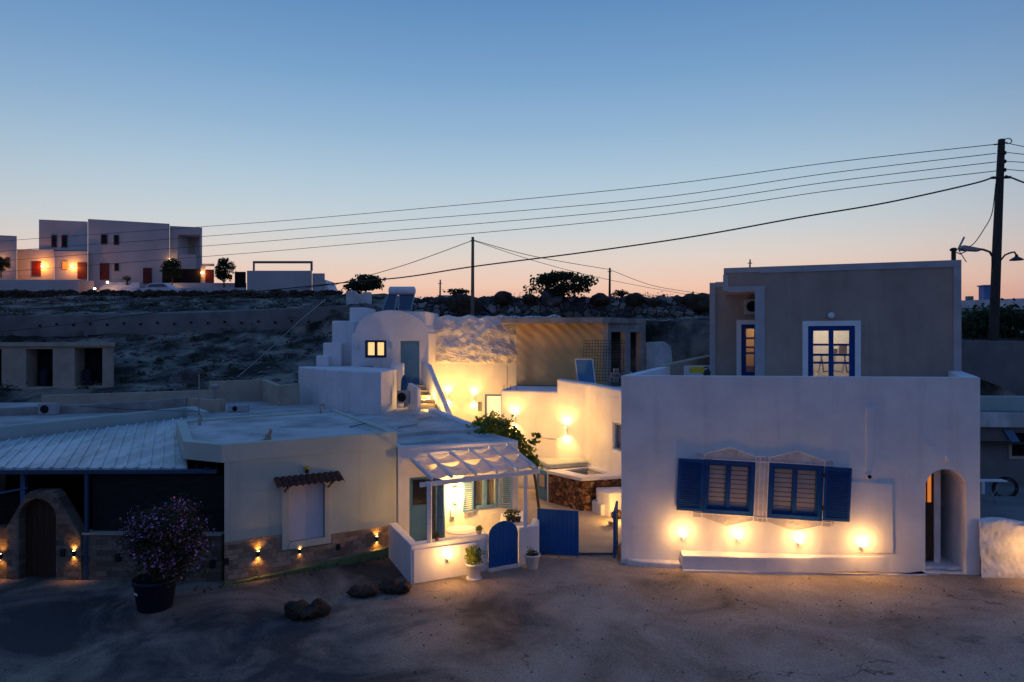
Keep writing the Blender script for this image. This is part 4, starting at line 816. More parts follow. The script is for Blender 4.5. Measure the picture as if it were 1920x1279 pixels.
# ------------------------------------------------------------------ courtyard
BW = thing('plaster_cliff_wall', 'tall warm lit courtyard wall, smooth below with rough bulging white plaster above', 'wall', (-3,33,0))
FW = wallframe((-5.2,33.4),(1.0,33.0)); 
dcu0, dcv1 = FW.pixel(911,743); dcu1 = dcu0+.95; swu0, swv1 = FW.pixel(896,754); swu1, swv0 = FW.pixel(904,772)
obj('lower_wall', MB().fprism(FW, [(0,0),(7.6,0),(7.6,5.0),(0,5.0)], -.5, 0), M['white'], BW, cuts=[MB().fbox(FW,dcu0,dcu1,1.2,dcv1,-.4,1), MB().fbox(FW,swu0,swu1,swv0,swv1,-.2,1)])
zb_ = FW.pixel(880,682)[1]; ztp = FW.pixel(880,594)[1]
def rough(u, v):
    z = zb_+(ztp-zb_)*v; d = .05-.55*v**1.6*.9; q3 = Vector((u*11, v*4, 0)); d += .26*(noise.noise(q3*.8))*min(1,v*3)+.08*noise.noise(q3*2.3)+.035*noise.noise(Vector((u*70+v*12,v*34,3)))+.02*noise.noise(Vector((u*130,v*70,5)))
    if v == 0: d = -.05
    return FW.pt(u*7.6, z+.12*noise.noise(Vector((u*14,7,v)))*v, d)
mb = MB().grid(rough, 260, 90); mb.grid(lambda u,v: rough(u,1)+Vector((0,1.3*v,.08*v)), 260, 4)
obj('rough_upper_wall', mb, M['white_rough'], BW, recalc=False, smooth=True)
obj('slit_window', MB().fbox(FW,swu0,swu1,swv0,swv1,-.18,-.16), M['blind'], BW)
df = obj('door_frame', MB().fbox(FW,dcu0-.05,dcu0+.03,1.5,dcv1,-.1,.05).fbox(FW,dcu0-.05,dcu1+.05,dcv1,dcv1+.08,-.1,.05), M['slateblue'], BW)
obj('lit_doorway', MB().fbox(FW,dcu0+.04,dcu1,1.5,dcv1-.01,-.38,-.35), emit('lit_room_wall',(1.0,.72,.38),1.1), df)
UW = updown_lamp(M['trim'], 85, 1.3, 66, 1.2)
place(UW, FW, 840, 744, 'left of two up and down lamps on the far courtyard wall near the stair', 'up and down lamps in the courtyard')
place(UW, FW, 889, 747, 'up and down lamp on the far courtyard wall beside the slit window', 'up and down lamps in the courtyard')
# middle white building with kinked wall
Bp = [(-.48,28.0),(1.8,27.2),(2.92,26.7),(3.9,24.6),(4.6,23.1),(5.6,25.6),(8.0,28.6),(7,32),(0.4,32.6)]
MH = thing('courtyard_house', 'white courtyard building with two up and down lamps and a raised rounded parapet', 'house', (-.48,28,0))
FM1 = wallframe((-.48,28.0),(2.92,26.7)); FM2 = wallframe((2.92,26.7),(4.6,23.1))
cw0, cwv1 = FM2.pixel(1149,793); cwv0 = FM2.pixel(1149,843)[1]; cw1 = cw0+1.1
obj('wall', MB().prism(Bp, -.2, 4.0), M['white'], MH, cuts=[MB().fbox(FM2,cw0,cw1,cwv0,cwv1,-.25,1)], bevel=.09, bseg=4)
mb = MB(); bt_ = 1.78
mb.prism([(1.78,27.205),(2.92,26.695),(3.92,24.6),(4.62,23.1),(4.95,23.4),(4.2,24.9),(3.2,27.0),(1.9,27.6)], 3.8, 4.5, tops=[4.5,4.36,4.25,4.2,4.2,4.25,4.36,4.5]); obj('raised_parapet', mb, M['white'], MH, bevel=.1, bseg=4)
mb = MB().fbox(FM2,cw0,cw0+.07,cwv0,cwv1,-.2,-.1).fbox(FM2,cw1-.07,cw1,cwv0,cwv1,-.2,-.1).fbox(FM2,cw0,cw1,cwv1-.07,cwv1,-.2,-.1).fbox(FM2,cw0,cw1,cwv0,cwv0+.07,-.2,-.05).fbox(FM2,cw0+.5,cw0+.57,cwv0,cwv1,-.2,-.1)
wo = obj('window', mb, M['slateblue'], MH); obj('curtain', MB().grid(lambda u,v: FM2.pt(cw0+.05+(cw1-cw0-.1)*u, cwv0+.03+(cwv1-cwv0-.06)*v, -.22+.02*math.sin(u*40)), 40, 2), M['blind'], wo, recalc=False)
UM = updown_lamp(M['trim'], 95, 1.3, 62, 1.25)
place(UM, FM1, 965, 787, 'up and down lamp on the courtyard building above the vine', 'up and down lamps in the courtyard')
place(UM, FM1, 1062, 807, 'up and down lamp on the courtyard building above the stone tub', 'up and down lamps in the courtyard')
mb = MB(); pu, pv = FM1.pixel(1048,823); pz, _ = FM1.pixel(1010,823)
mb.tube([FM1.pt(pz,pv+.05,.02),FM1.pt(pu-.08,pv,.02),FM1.pt(pu,pv-.06,.03),FM1.pt(pu,pv-.55,.03)], .03, 6); obj('wall_pipe', mb, M['white'], MH)
for px in (945,951,957,968): 
    a = P(px,726,28.05); mb = MB().tube([Vector((a.x,a.y,3.9)), Vector((a.x,a.y,4.2 if px != 951 else 5.0))], .012, 5)
    tag(obj('rebar', mb, M['poledark']), {945:'leftmost short rusty rod on the courtyard building roof',951:'tall thin rusty rod on the courtyard building roof',957:'third short rusty rod on the courtyard building roof',968:'rightmost short rusty rod on the courtyard building roof'}[px], 'rod', 'rods on the courtyard building')
# stone clad hot tub
TA, TB, TC = (1.36,25.2), (2.43,23.9), (3.95,24.35)
HT = thing('stone_tub', 'dark water pool clad in brown lava stone with a broad white rim', 'pool', (2.4,23.9,0))
obj('stone_wall', MB().prism([TA,TB,TC,(3.6,25.4),(2.8,26.7),(1.9,26.4)], -.1, 1.1), M['lava'], HT, bevel=.05, bseg=3)
cutp = MB().prism([(1.95,25.25),(2.65,24.4),(3.55,24.75),(2.9,25.9)], .9, 2)
obj('rim', MB().prism([(1.33,25.2),(2.42,23.85),(4.0,24.3),(3.62,25.4),(2.82,26.75),(1.88,26.45)], 1.1, 1.22), M['white'], HT, cuts=[cutp], bevel=.02)
obj('water', MB().prism([(1.95,25.25),(2.65,24.4),(3.55,24.75),(2.9,25.9)], 1.101, 1.14), M['water'], HT)
mc = [Vector((*Gd(x,y,z=1.35).xy,0)) for x, y in ((1008,851),(1100,849),(1101,866),(1040,873))]
cu = thing('tub_cover', 'pale green padded cover lying beside the stone tub', 'cover', (1.5,26,1.1))
obj('cushion', MB().prism([(.95,26.75),(1.35,25.35),(2.9,25.95),(2.88,26.65)], 1.24, 1.42), M['cushion'], cu, bevel=.05, bseg=3)
tag(obj('cover_plinth', MB().prism([(.9,26.8),(1.33,25.22),(1.9,26.4),(2.8,26.68),(1.8,27.1)], -.1, 1.2), M['white']), 'white masonry block under the pale green cover', 'block')
cb = wallframe((.93,25.95),(1.37,25.2)); Lc = .86
t = thing('pump_cupboard', 'blue grey cupboard door with a small framed opening left of the stone tub', 'cupboard', (1.0,25.6,0))
obj('cupboard_box', MB().fbox(cb,0,Lc,0,1.15,-.3,0), M['teal'], t, bevel=.01); obj('framed_opening', MB().fbox(cb,.22,.62,.55,1.0,0,.03), M['tan'], t); obj('frame', MB().fbox(cb,.18,.22,.5,1.04,0,.04).fbox(cb,.62,.66,.5,1.04,0,.04).fbox(cb,.22,.62,1.0,1.04,0,.04).fbox(cb,.22,.62,.5,.55,0,.04), M['slateblue'], t); obj('knob', MB().lathe([(0,-.02),(.02,0),(0,.02)], cb.pt(.72,.45,.03), 8), M['steel'], t)
t = thing('tub_steps', 'pair of rounded white masonry steps against the stone tub', 'steps', (3.1,23.5,0))
obj('lower_step', MB().prism([tuple(Gd(1110,962).xy),tuple(Gd(1127,970).xy),tuple(Gd(1146,968).xy),tuple(Gd(1150,950).xy),tuple(Gd(1112,950).xy)], -.05, .42), M['white'], t, bevel=.05, bseg=3)
a = Gd(1147,972); obj('upper_step', MB().prism([(2.95,23.62),(3.32,23.1),(4.0,23.3),(4.0,24.15),(2.95,24.0)], -.05, .86), M['white'], t, bevel=.05, bseg=3)
p = Gd(1156,968); tag(obj('dark_stone', MB().rock((p.x-.05,p.y-.5,.16), .17, 1.2, 1, .9, 2, .3, 4), M['asphalt_rock'], smooth=True), 'round dark stone at the foot of the white steps', 'stone')
t = thing('pot_lamp', 'low glowing floor lamp hidden between the white steps and the big white house', 'floor lamp', (3.42,22.6,0)); obj('lamp_body', MB().lathe([(.05,0),(.05,.2)], (3.42,22.6,0), 10), M['trim'], t); obj('lamp_glass', MB().lathe([(.045,.201),(.05,.25),(0,.28)], (3.42,22.6,0), 10), M['bulb'], t); light(t, (3.36,22.4,.45), 45, r=.05)
p = Gd(1146,990); bmx = MB().box(p.x-.08,p.x+.12,p.y-.1,p.y+.15,0,.2); bmx.prism([(p.x-.12,p.y-.14),(p.x+.02,p.y-.14),(p.x+.02,p.y+.19),(p.x-.12,p.y+.19)], .2, .23); tag(obj('bird_house', bmx, M['tan']), 'small pale wooden box on the ground beside the blue gate', 'box')
# folding table + chairs
def folding(kind, px, py, Y_, label, m):
    b0 = P(px,py,Y_); b0.z = 1.5+.0; zt = .72 if kind == 'table' else .45; t = thing('bistro_'+kind, label, kind, b0)
    w_ = .34 if kind == 'table' else .22
    for s_ in (-1,1):
        mb = MB().bar(b0+Vector((-w_,s_*.25,0)), b0+Vector((w_,s_*.25,zt)), .035); mb.bar(b0+Vector((w_,s_*.25,0)), b0+Vector((-w_,s_*.25,zt)), .035); obj('cross_leg', mb, m, t)
    mb = MB().box(b0.x-w_-.05,b0.x+w_+.05,b0.y-.3,b0.y+.3,b0.z+zt,b0.z+zt+.03); obj('tabletop' if kind == 'table' else 'seat', mb, m, t)
    if kind == 'chair': obj('backrest', MB().box(b0.x+w_-.03,b0.x+w_+.03,b0.y-.25,b0.y+.25,b0.z+.75,b0.z+1.0), M['teal'], t); obj('back_post', MB().box(b0.x+w_-.02,b0.x+w_+.02,b0.y-.26,b0.y-.22,b0.z+.45,b0.z+1.0), m, t)
folding('table', 860, 805, 30.6, 'wooden folding bistro table at the foot of the far lit wall', M['wood'])
folding('chair', 880, 805, 30.2, 'folding director chair with teal back beside the bistro table', M['wood'])
# yard planter by lit door
p = P(926,800,31.5); t = thing('yard_plant', 'leafy plant standing in front of the lit courtyard doorway', 'potted plant', (p.x,p.y,1.5)); pp = Vector((p.x,p.y,1.5)); obj('flower_pot', pot(MB(), .2,.35,pp), M['pot'], t); lf, sm_ = plant_crown(13, 260, pp+Vector((0,0,.3)), .3,.5,.14,5); obj('foliage', lf, M['leaf'], t, recalc=False); obj('stem', sm_, M['bark'], t)
# vine
random.seed(21); VT = thing('climbing_vine', 'bushy green vine sprawling over the corner of the porch house roof', 'vine', (.3,21.5,0))
vp = [(1000,870,22.6),(985,850,22.4),(960,820,22.2),(930,806,22.2),(905,797,22.3),(925,790,22.8),(950,800,22.6),(895,815,22.0),(1000,838,22.4),(985,826,22.4)]
lf = MB(); st_ = MB(); st_.tube([Vector((.95,22.9,0)),Vector((.8,22.8,1.2)),Vector((.6,22.6,2.4)),Vector((.1,22.3,3.2)),Vector((-.7,22.3,3.35))], [.05,.045,.04,.03,.015], 7)
for px, py, Y_, r_, n_ in ((918,797,22.6,.38,420),(940,812,22.3,.34,400),(905,815,21.9,.2,120),(885,822,21.7,.14,60),(962,828,22.2,.34,330),(980,846,22.2,.3,260),(1000,828,22.2,.12,50),(992,862,22.2,.24,200),(1003,872,22.2,.16,110),(945,795,22.8,.2,120),(897,800,22.7,.22,140),(880,806,22.4,.12,40),(967,815,22.4,.2,130),(1008,818,22.2,.1,30),(975,866,22.1,.18,90)):
    c = P(px,py,Y_)
    for i in range(n_):
        v = Vector((random.gauss(0,.55),random.gauss(0,.6),random.gauss(0,.42)))*r_; lf.leaf(c+v, random.uniform(.07,.17), .8)
    st_.tube([c+Vector((0,0,-.1)), c+Vector((r_*.6,0,r_*.3))], .012, 4)
obj('foliage', lf, M['leaf'], VT, recalc=False); obj('stem', st_, M['bark'], VT)
# ------------------------------------------------------------------ unfinished concrete building
UB = thing('unfinished_building', 'unfinished concrete frame building with netting hung below its roof slab', 'building', (2,30.5,4))
YB = 30.6; a = P(942,600,YB); r_ = P(1212,600,YB); zt = P(0,597,YB).z; 
sl = [(P(938,600,30.2).x,30.2),(P(1130,600,29.6).x,29.6),(P(1212,600,31.5).x,31.5),(P(1212,600,35).x,35.5),(P(945,600,35).x,35.5)]
obj('roof_slab', MB().prism(sl, zt-.24, zt), M['concrete'], UB, bevel=.01)
mb = MB(); mb.prism([(P(968,700,30.7).x,30.7),(P(1127,700,30.0).x,30.0),(P(1127,700,30).x+.1,31),(P(968,700,30.7).x+.1,31.7)], 3.9, 4.02); obj('floor_slab', MB().prism([(.2,30.4),(4.2,29.6),(6.3,31.3),(6.3,36),(.2,36)], 3.6, 4.03), M['concrete_dark'], UB)
FT = wallframe((P(968,700,30.75).x,30.75),(P(1127,700,30.05).x,30.05)); LT = 3.9
ztl = FT.pixel(1000,604)[1]
def tarp(u, v):
    d = .035*math.sin((u*1.2+v*.9)*38+3*noise.noise(Vector((u*3,v*3,1))))*(.25+.9*v*v)+.04*noise.noise(Vector((u*3,v*2,4))); s_ = .06*math.sin(u*9)*(v > .8)*(1-v)*5
    return FT.pt(u*LT, 4.03+(ztl-4.05)*v - abs(s_), d)
m, t, b = newmat('see_through_netting'); b.inputs['Base Color'].default_value = (.86,.54,.22,1); b.inputs['Roughness'].default_value = .9; b.inputs['Alpha'].default_value = .72; M['net'] = m  # warm lamp glow put into the orange base, little lamp light reaches the net
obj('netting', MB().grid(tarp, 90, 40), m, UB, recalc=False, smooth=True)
for u_ in (.35,.0+LT*.55): obj('column', MB().fbox(FT,u_,u_+.35,4.03,zt-.25,-.6,-.25), M['concrete'], UB)
obj('column', MB().fbox(FT,LT-.12,LT+.2,4.03,zt-.245,-.35,-.02), M['tan'], UB)
obj('lit_opening_panel', MB().fbox(FT,1.35,2.1,4.03,zt-.6,-.22,-.16), M['tarp'], UB)  # paler panel added in place of a lit opening behind the net
obj('back_wall', MB().fbox(FT,.5,LT-.1,4.03,zt-.25,-3.2,-3.0), M['tan'], UB)
FR = wallframe((P(1130,700,29.9).x,29.9),(P(1212,700,31.4).x,31.4)); LR = (FR.pixel(1212,650)[0])
for u_ in (.22,LR*.52,LR-.32): obj('column', MB().fbox(FR,u_,u_+.3,4.03,zt-.245,-.35,-.03), M['concrete'], UB)
obj('beam', MB().fbox(FR,.525,LR-.325,zt-.62,zt-.25,-.33,-.05), M['concrete'], UB)
obj('block_wall', MB().fbox(FR,.55,LR*.5,4.03,5.9,-2.6,-2.4), M['tan'], UB)
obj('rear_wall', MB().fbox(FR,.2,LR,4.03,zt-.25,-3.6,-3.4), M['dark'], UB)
random.seed(31); mb = MB()
for i in range(34):
    t_ = i/33; x_ = P(945,590,30.8).x+t_*(r_.x-a.x-.1); y_ = 30.6+random.uniform(0,3); mb.tube([Vector((x_,y_,zt-.05)),Vector((x_+random.uniform(-.03,.03),y_,zt+random.uniform(.3,.75)))], .012, 4, False)
obj('starter_bars', mb, M['poledark'], UB)
p0, p1 = FT.pixel(1068,715), FT.pixel(1115,680)
t = thing('white_board', 'tilted white board leaning against the netting of the unfinished building', 'board', P(1098,718,27.6)); fb = Frame(P(1085,719,28.2),(1,-.35,0),(-.12,-.0,1)); obj('board_panel', MB().fbox(fb,0,.68,0,.98,-.03,0), M['teal'], t); obj('frame', MB().fbox(fb,-.04,.0,0,1,-.04,.02).fbox(fb,.68,.72,0,1,-.04,.02).fbox(fb,-.0,.68,.98,1.02,-.04,.02), M['trim'], t)
mb = MB(); fm = Frame(P(1092,716,28.9),(1,-.1,0),(.04,0,1))
for i in range(15): mb.tube([fm.pt(i*.12,0,0),fm.pt(i*.12,1.75,0)], .008, 4, False)
for i in range(14): mb.tube([fm.pt(0,.05+i*.13,.01),fm.pt(1.7,.05+i*.13,.01)], .008, 4, False)
tag(obj('steel_mesh', mb, M['poledark'], recalc=False), 'sheet of welded reinforcing mesh standing before the unfinished building', 'mesh')
random.seed(3)
for i, (px, py) in enumerate(((1146,716),(1155,717),(1150,708),(1158,709),(1155,700))):
    p = P(px,py,26.5); mb = MB().box(p.x-.09,p.x+.09,p.y-.1,p.y+.1,p.z-.0,p.z+.17)
    o = tag(obj('concrete_block', mb, M['concrete'], cuts=[MB().box(p.x-.065,p.x-.01,p.y-.2,p.y+.2,p.z+.03,p.z+.14), MB().box(p.x+.01,p.x+.065,p.y-.2,p.y+.2,p.z+.03,p.z+.14)]), '%s hollow concrete block in the pile left of the big white house' % ['lowest left','lowest right','middle left','middle right','topmost'][i], 'block', 'concrete blocks piled on the courtyard roof')
for i, (px, py, m_) in enumerate(((1128,690,'black'),(1190,690,'blue'),(1180,665,'trim'),(1200,683,'tan'))):
    p = P(px,py,31.2 if i else 30.4); p.z = 4.03; mb = MB().lathe([(.16,0),(.17,.05),(.2,.45),(.19,.5),(.15,.5)], p, 14); mb.lathe([(0,.5),(.15,.5),(.1,.56),(0,.6)], p, 14); tag(obj('builders_bucket', mb, M[m_]), ['black bucket at the foot of the first concrete column','blue bucket between the right concrete columns','white bucket deep inside the unfinished building','tan bucket near the rightmost concrete column'][i], 'bucket', 'buckets in the unfinished building')
# ------------------------------------------------------------------ taverna with sheet metal roof
YF = 17.3
TV = thing('metal_roofed_house', 'dark open fronted house under a ribbed sheet metal roof with blue gutter and stone arch', 'house', (-11,YF,0))
def rf(px, z=2.78): return ((px-960)/F*YF, YF, z)
fr_ = Vector(rf(352)); fl_ = Vector(rf(-190)); bl = Vector((-19.2,19.0,3.0)); br_ = Vector((-11.9,24.9,3.2))
bl = Vector((-17.5,18.2,2.86))
dirn = Vector((-.5,1,0)); n0 = Vector((br_.x-bl.x, br_.y-bl.y, 0))
mb = MB().box8([fl_-Vector((0,0,.05)),fr_-Vector((0,0,.05)),br_-Vector((0,0,.05)),bl-Vector((0,0,.05)),fl_,fr_,br_,bl])
k = 0
while True:
    x0 = fr_.x-.02-k*.31
    if x0 < fl_.x+1.2: break
    a = Vector((x0,YF-.06,2.79)); den = dirn.x*n0.y-dirn.y*n0.x; w_ = Vector((bl.x-a.x, bl.y-a.y)); s_ = (w_.x*n0.y-w_.y*n0.x)/den
    e = a+dirn*s_; tt_ = (e.x-bl.x)/n0.x; e.z = bl.z+(br_.z-bl.z)*tt_+.01
    mb.bar(a, e, .06, .07)
    k += 1
obj('metal_roof', mb, M['metal'], TV)
mb = MB().bar(Vector(rf(-190,2.70))+Vector((0,-.12,0)), Vector(rf(412,2.72))+Vector((0,-.12,0)), .13, .12); obj('gutter', mb, M['gutter'], TV, bevel=.02)
mb = MB()
for i in range(4): x_ = fr_.x+.25+.27*i; mb.bar(Vector((x_,YF-.05,2.7)),Vector((x_-.4,YF+.8,2.78)),.05,.06)
obj('rafter', mb, M['gutter'], TV)
for px in (163,-60): x_ = (px-960)/F*17.12; obj('post', MB().box(x_-.04,x_+.04,17.08,17.16,0,2.66), M['gutter'], TV)
FT2 = wallframe((-14.5,17.22),(-7.12,17.0))
def fu(px, py=1040): return FT2.pixel(px,py)[0]
M['stoneT'] = stonemat('brown_stone_cladding', FT2.U, [(.09,.065,.05),(.16,.12,.09),(.23,.18,.14)], 3.2, (.12,.1,.085), .85, .42)
vt_ = FT2.pixel(280,1004)[1]
obj('low_wall', MB().fbox(FT2, fu(154), fu(415), -.1, vt_, -.25, 0), M['stoneT'], TV, bevel=.01)
obj('wall_coping', MB().fbox(FT2, fu(154), fu(415), vt_, vt_+.05, -.28, .03), M['tan'], TV)
po = [FT2.pixel(*c) for c in ((14,1078),(16,985),(50,928),(60,921),(100,921),(108,928),(154,1006),(156,1085))]
hole = [(fu(38),-.3),(fu(107),-.3)]; hr = (fu(107)-fu(38))/2; hc = (fu(107)+fu(38))/2; hz = FT2.pixel(70,935)[1]-hr*1.05
hole += [(hc+hr*math.cos(a), hz+hr*1.05*math.sin(a)) for a in [PI*k/14 for k in range(15)]]
po[0] = (po[0][0],-.1); po[-1] = (po[-1][0],-.1)
obj('stone_arch', MB().fprism(FT2, po, -.3, .05), M['stoneT'], TV, cuts=[MB().fprism(FT2, hole, -1, 1)], bevel=.015)
mb = MB(); n_ = 6; w_ = 2*hr/n_
for i in range(n_): mb.fbox(FT2, hc-hr+i*w_+.004, hc-hr+(i+1)*w_-.004, 0, hz+hr*.95, -.22, -.18)
obj('arched_door', mb, M['darkwood'], TV)
obj('side_wall', MB().fbox(FT2, fu(-80), fu(13.5), -.1, FT2.pixel(5,990)[1], -.28, -.02), M['stoneT'], TV)
obj('shade_cloth', MB().fbox(FT2, fu(165), fu(413), vt_+.05, 2.62, -.2, -.17), M['darknet'], TV)
obj('inner_wall', MB().box(-19,-8.2,21.0,21.2,0,2.7), M['dark'], TV)  # near-black, set behind the open front to block light and darken the interior
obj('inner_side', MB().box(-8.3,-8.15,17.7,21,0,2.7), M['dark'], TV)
for px in (42, 325, 388): x_ = (px-960)/F*17.9; obj('inner_post', MB().box(x_-.06,x_+.06,17.9,18.0,0,2.7), M['tan'] if px > 300 else M['slateblue'], TV)
obj('inner_rail', MB().bar(P(0,925,17.9),P(52,915,17.9),.05), M['slateblue'], TV)
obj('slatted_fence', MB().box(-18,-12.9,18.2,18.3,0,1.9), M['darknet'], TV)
mb = MB()
tp0, tp1 = Vector((-17.6,18.15,0)), Vector((-12.0,25.1,0)); 
dn = (tp1-tp0).normalized(); nn_ = Vector((-dn.y,dn.x,0))*.3
mb.prism([tuple((tp0+nn_*.05).xy),tuple((tp1+nn_*.05).xy),(-11.0,24.2),(-10.85,24.4),(-11.95,25.7),tuple((tp0+nn_).xy)], 2.6, 3.5, tops=[3.3,3.56,3.5,3.5,3.56,3.3]); obj('roof_parapet', mb, M['mint'], TV, bevel=.03)
mb = MB().tube([Vector((-9.7,21.8,3.4)),Vector((-9.7,21.8,4.55))],.022,6)
# antenna
t = thing('tv_antenna', 'thin rusty television antenna on a mast at the back of the cream roof', 'antenna', P(373,780,22.2)); a = P(373,780,22.2); tp = P(374,698,22.2)
obj('mast', MB().tube([a,Vector((a.x,a.y,tp.z))],.02,6), M['steel'], t); mb = MB(); c = Vector((a.x,a.y,tp.z-.05)); mb.tube([c-Vector((.0,.7,0)),c+Vector((0,.5,0))],.012,5)
for i in range(8): y_ = -.65+i*.155; l_ = .34-.02*i; mb.tube([c+Vector((-l_,y_,.02)),c+Vector((l_,y_,.02))],.008,4)
for z_ in (-.12,-.2,.1): mb.tube([c+Vector((-.28,.5,z_)),c+Vector((.28,.5,z_))],.008,4)
obj('aerial', mb, M['bark'], t)
# rear flat roofs
RH = thing('rear_flat_house', 'long low flat roofed house with tan parapets behind the metal roof', 'house', (-14,28,0))
obj('wall', MB().prism([(-23,22.5),(-17.4,18.6),(-12.1,25.6),(-10.7,22.2),(-6.65,25.6),(-8.1,28.6),(-9,29.4),(-11.4,31.2),(-13.4,30.3),(-24,30)], -.3, 3.29), M['roofgrey'], RH)
def wl(pts, t_, z0, tops, name, m, par, dirs=None):
    mb = MB()
    for i in range(len(pts)-1):
        a, b_ = Vector(pts[i]), Vector(pts[i+1]); n_ = Vector((-(b_-a).y,(b_-a).x)).normalized()*t_; mb.prism([tuple(a),tuple(b_),tuple(b_+n_),tuple(a+n_)], z0, 0, tops=[tops[i],tops[i+1],tops[i+1],tops[i]])
    return obj(name, mb, m, par, bevel=.02)
def gp(px, Y_): return ((px-960)/F*Y_, Y_)
def zz(py, Y_): return H-(py-640)/F*Y_
wl([gp(392,30),gp(490,31),gp(521,28.5),gp(562,29)], .22, 3.2, [zz(716,30),zz(712,31),zz(724,28.5),zz(719,29)], 'parapet', M['tan'], RH)
wl([gp(77,27.5),gp(400,29)], .2, 3.2, [zz(742,27.5),zz(732,29)], 'parapet', M['tan'], RH)
wl([gp(-40,24.5),gp(246,26),gp(350,26.6),gp(418,26.4)], .2, 3.1, [zz(768,24.5),zz(755,26),zz(746,26.6),zz(749,26.4)], 'parapet', M['concrete'], RH)
wl([gp(352,26.55),gp(405,25.7),gp(422,26.2)], .18, 3.1, [zz(748,26.55),zz(750,25.7),zz(748,26.2)], 'roof_upstand', M['tan'], RH)
p = P(402,752,26.3); mb = MB().lathe([(.07,-.3),(.07,.5)], p, 10); mb.lathe([(.14,.5),(.15,.55),(.12,.62),(0,.66)], p, 12); tag(obj('roof_vent', mb, M['steel']), 'small round capped vent pipe on the low tan roof behind the antenna', 'vent')
fa = wallframe((-20,25.0),(-10,25.6)); uu, vv = fa.pixel(96,780); ac_unit(fa, uu, 3.3, 0, .62, .42, 'air conditioner on the roof behind the sheet metal roof at far left')
fa = wallframe((-12,26.2),(-8,26.2)); uu, vv = fa.pixel(450,775); ac_unit(fa, uu, 3.3, 0, .74, .26, 'low air conditioner standing on the grey roof behind the cream house')
# sconces of the stone arch side
place(UD, FT2, 142, 1037, 'lit black sconce on the stone wall right of the dark arched door', 'small black sconces on the stone walls')
place(UD, FT2, 4, 1043, 'lit black sconce at the far left edge on the stone wall before the arch', 'small black sconces on the stone walls')
for px, py, lb in ((121,1035,'unlit black box beside the dark arched door, left of its lit sconce'),(223,1045,'unlit black box sconce on low stone wall left of the oleander'),(400,1057,'unlit black box sconce behind the oleander on the low stone wall')):
    u, v = FT2.pixel(px, py); tag(obj('unlit_sconce', MB().fbox(FT2,u-.06,u+.06,v-.1,v+.1,.0 if px>130 else .052,.1), M['black'], bevel=.01), lb, 'wall lamp', 'unlit box sconces on the stone walls')
# oleander in big tub
random.seed(12); pc = Gd(291,1140); OL = thing('potted_oleander', 'large pink flowering oleander bush in a navy blue tub by the stone wall', 'potted plant', pc)
obj('planter', MB().lathe([(.34,0),(.36,.02),(.44,.58),(.47,.6),(.47,.68),(.43,.68),(.42,.6),(0,.58)], pc, 28), M['bluepot'], OL, smooth=True)
mb = MB()
for k in range(6):
    a0q, a1q = PI*1.22+k*.07, PI*1.22+(k+1)*.07; mb.add([pc+Vector((.425*math.cos(a0q),.425*math.sin(a0q),.40)),pc+Vector((.425*math.cos(a1q),.425*math.sin(a1q),.40)),pc+Vector((.43*math.cos(a1q),.43*math.sin(a1q),.45)),pc+Vector((.43*math.cos(a0q),.43*math.sin(a0q),.45))],[(0,1,2,3)])
obj('paper_label', mb, M['trim'], OL, recalc=False)
lf = MB(); fl = MB(); sm_ = MB()
cc = pc+Vector((.22,0,1.52))
for i in range(60):
    v = Vector((random.gauss(0,1),random.gauss(0,1),random.gauss(0,1))).normalized(); v = Vector((v.x*.70,v.y*.66,v.z*.74))*(.35+.65*random.random()**.6); c = cc+v
    sm_.tube([pc+Vector((0,0,.55)), lerp(pc+Vector((0,0,.6)),c,.5)+Vector((random.uniform(-.1,.1),0,0)), c], [.02,.014,.006], 5)
    for q in range(130): lf.leaf(c+Vector((random.gauss(0,.17),random.gauss(0,.17),random.gauss(0,.16))), random.uniform(.08,.18), .22)
    for q in range(42 if v.z > -.45 else 18): fl.leaf(c+v*.12+Vector((random.gauss(0,.14),random.gauss(0,.14),random.gauss(0,.12))), random.uniform(.035,.075), .9)
obj('foliage', lf, M['leafdark'], OL, recalc=False); obj('blossom', fl, M['flower'], OL, recalc=False); obj('stem', sm_, M['bark'], OL)
# dark boulders on the street: lobed hollow lava lumps
def boulder(px, py, r, seed, label, notch):
    p = Gd(px, py); bm = MB().rock((0,0,0), r, 1.25, .85, .52, 4, .22, seed)
    for v in bm.v:
        d = v.x/r; v += v.normalized()*r*.10*noise.noise(v*(5/r)+Vector((seed,0,0))); v.z += -.34*r*math.exp(-((d-notch)/.22)**2)*(1 if v.z > 0 else 0) + .05*r*math.sin(d*7+seed)*(v.z > 0)
        v += Vector((p.x,p.y,r*.42))
    tag(obj('boulder', bm, M['asphalt_rock'], smooth=True), label, 'boulder', 'dark boulders on the street before the cream house')
boulder(575,1156,.38,3,'notched dark boulder lying alone furthest out on the street',.05)
boulder(682,1117,.27,8,'middle dark boulder with a saddle shaped top before the cream house',-.15)
boulder(742,1110,.30,14,'dark hollowed boulder touching the corner of the white porch wall',.3)
random.seed(40); mb = MB()
for i in range(90): p = Gd(random.uniform(340,720),1100); t_ = (p.x+8.3)/5; q = FLH.pt(random.uniform(-.8,4.2),0,random.uniform(.2,.55)); mb.leaf(q+Vector((0,0,random.uniform(.01,.12))), random.uniform(.06,.16), .3)
tag(obj('weeds', mb, M['leafdark'], recalc=False), kind='stuff')
random.seed(41); mb = MB()
for i in range(500):
    x_, y_ = random.uniform(-12,13), random.uniform(10.5,17); r_ = random.uniform(.006,.022); mb.rock((x_,y_,.01+.035*noise.noise(Vector((x_*.5,y_*.5,9)))), r_, 1.2,1,.7, 1, .3, i)
tag(obj('gravel', mb, M['rock']), kind='stuff')
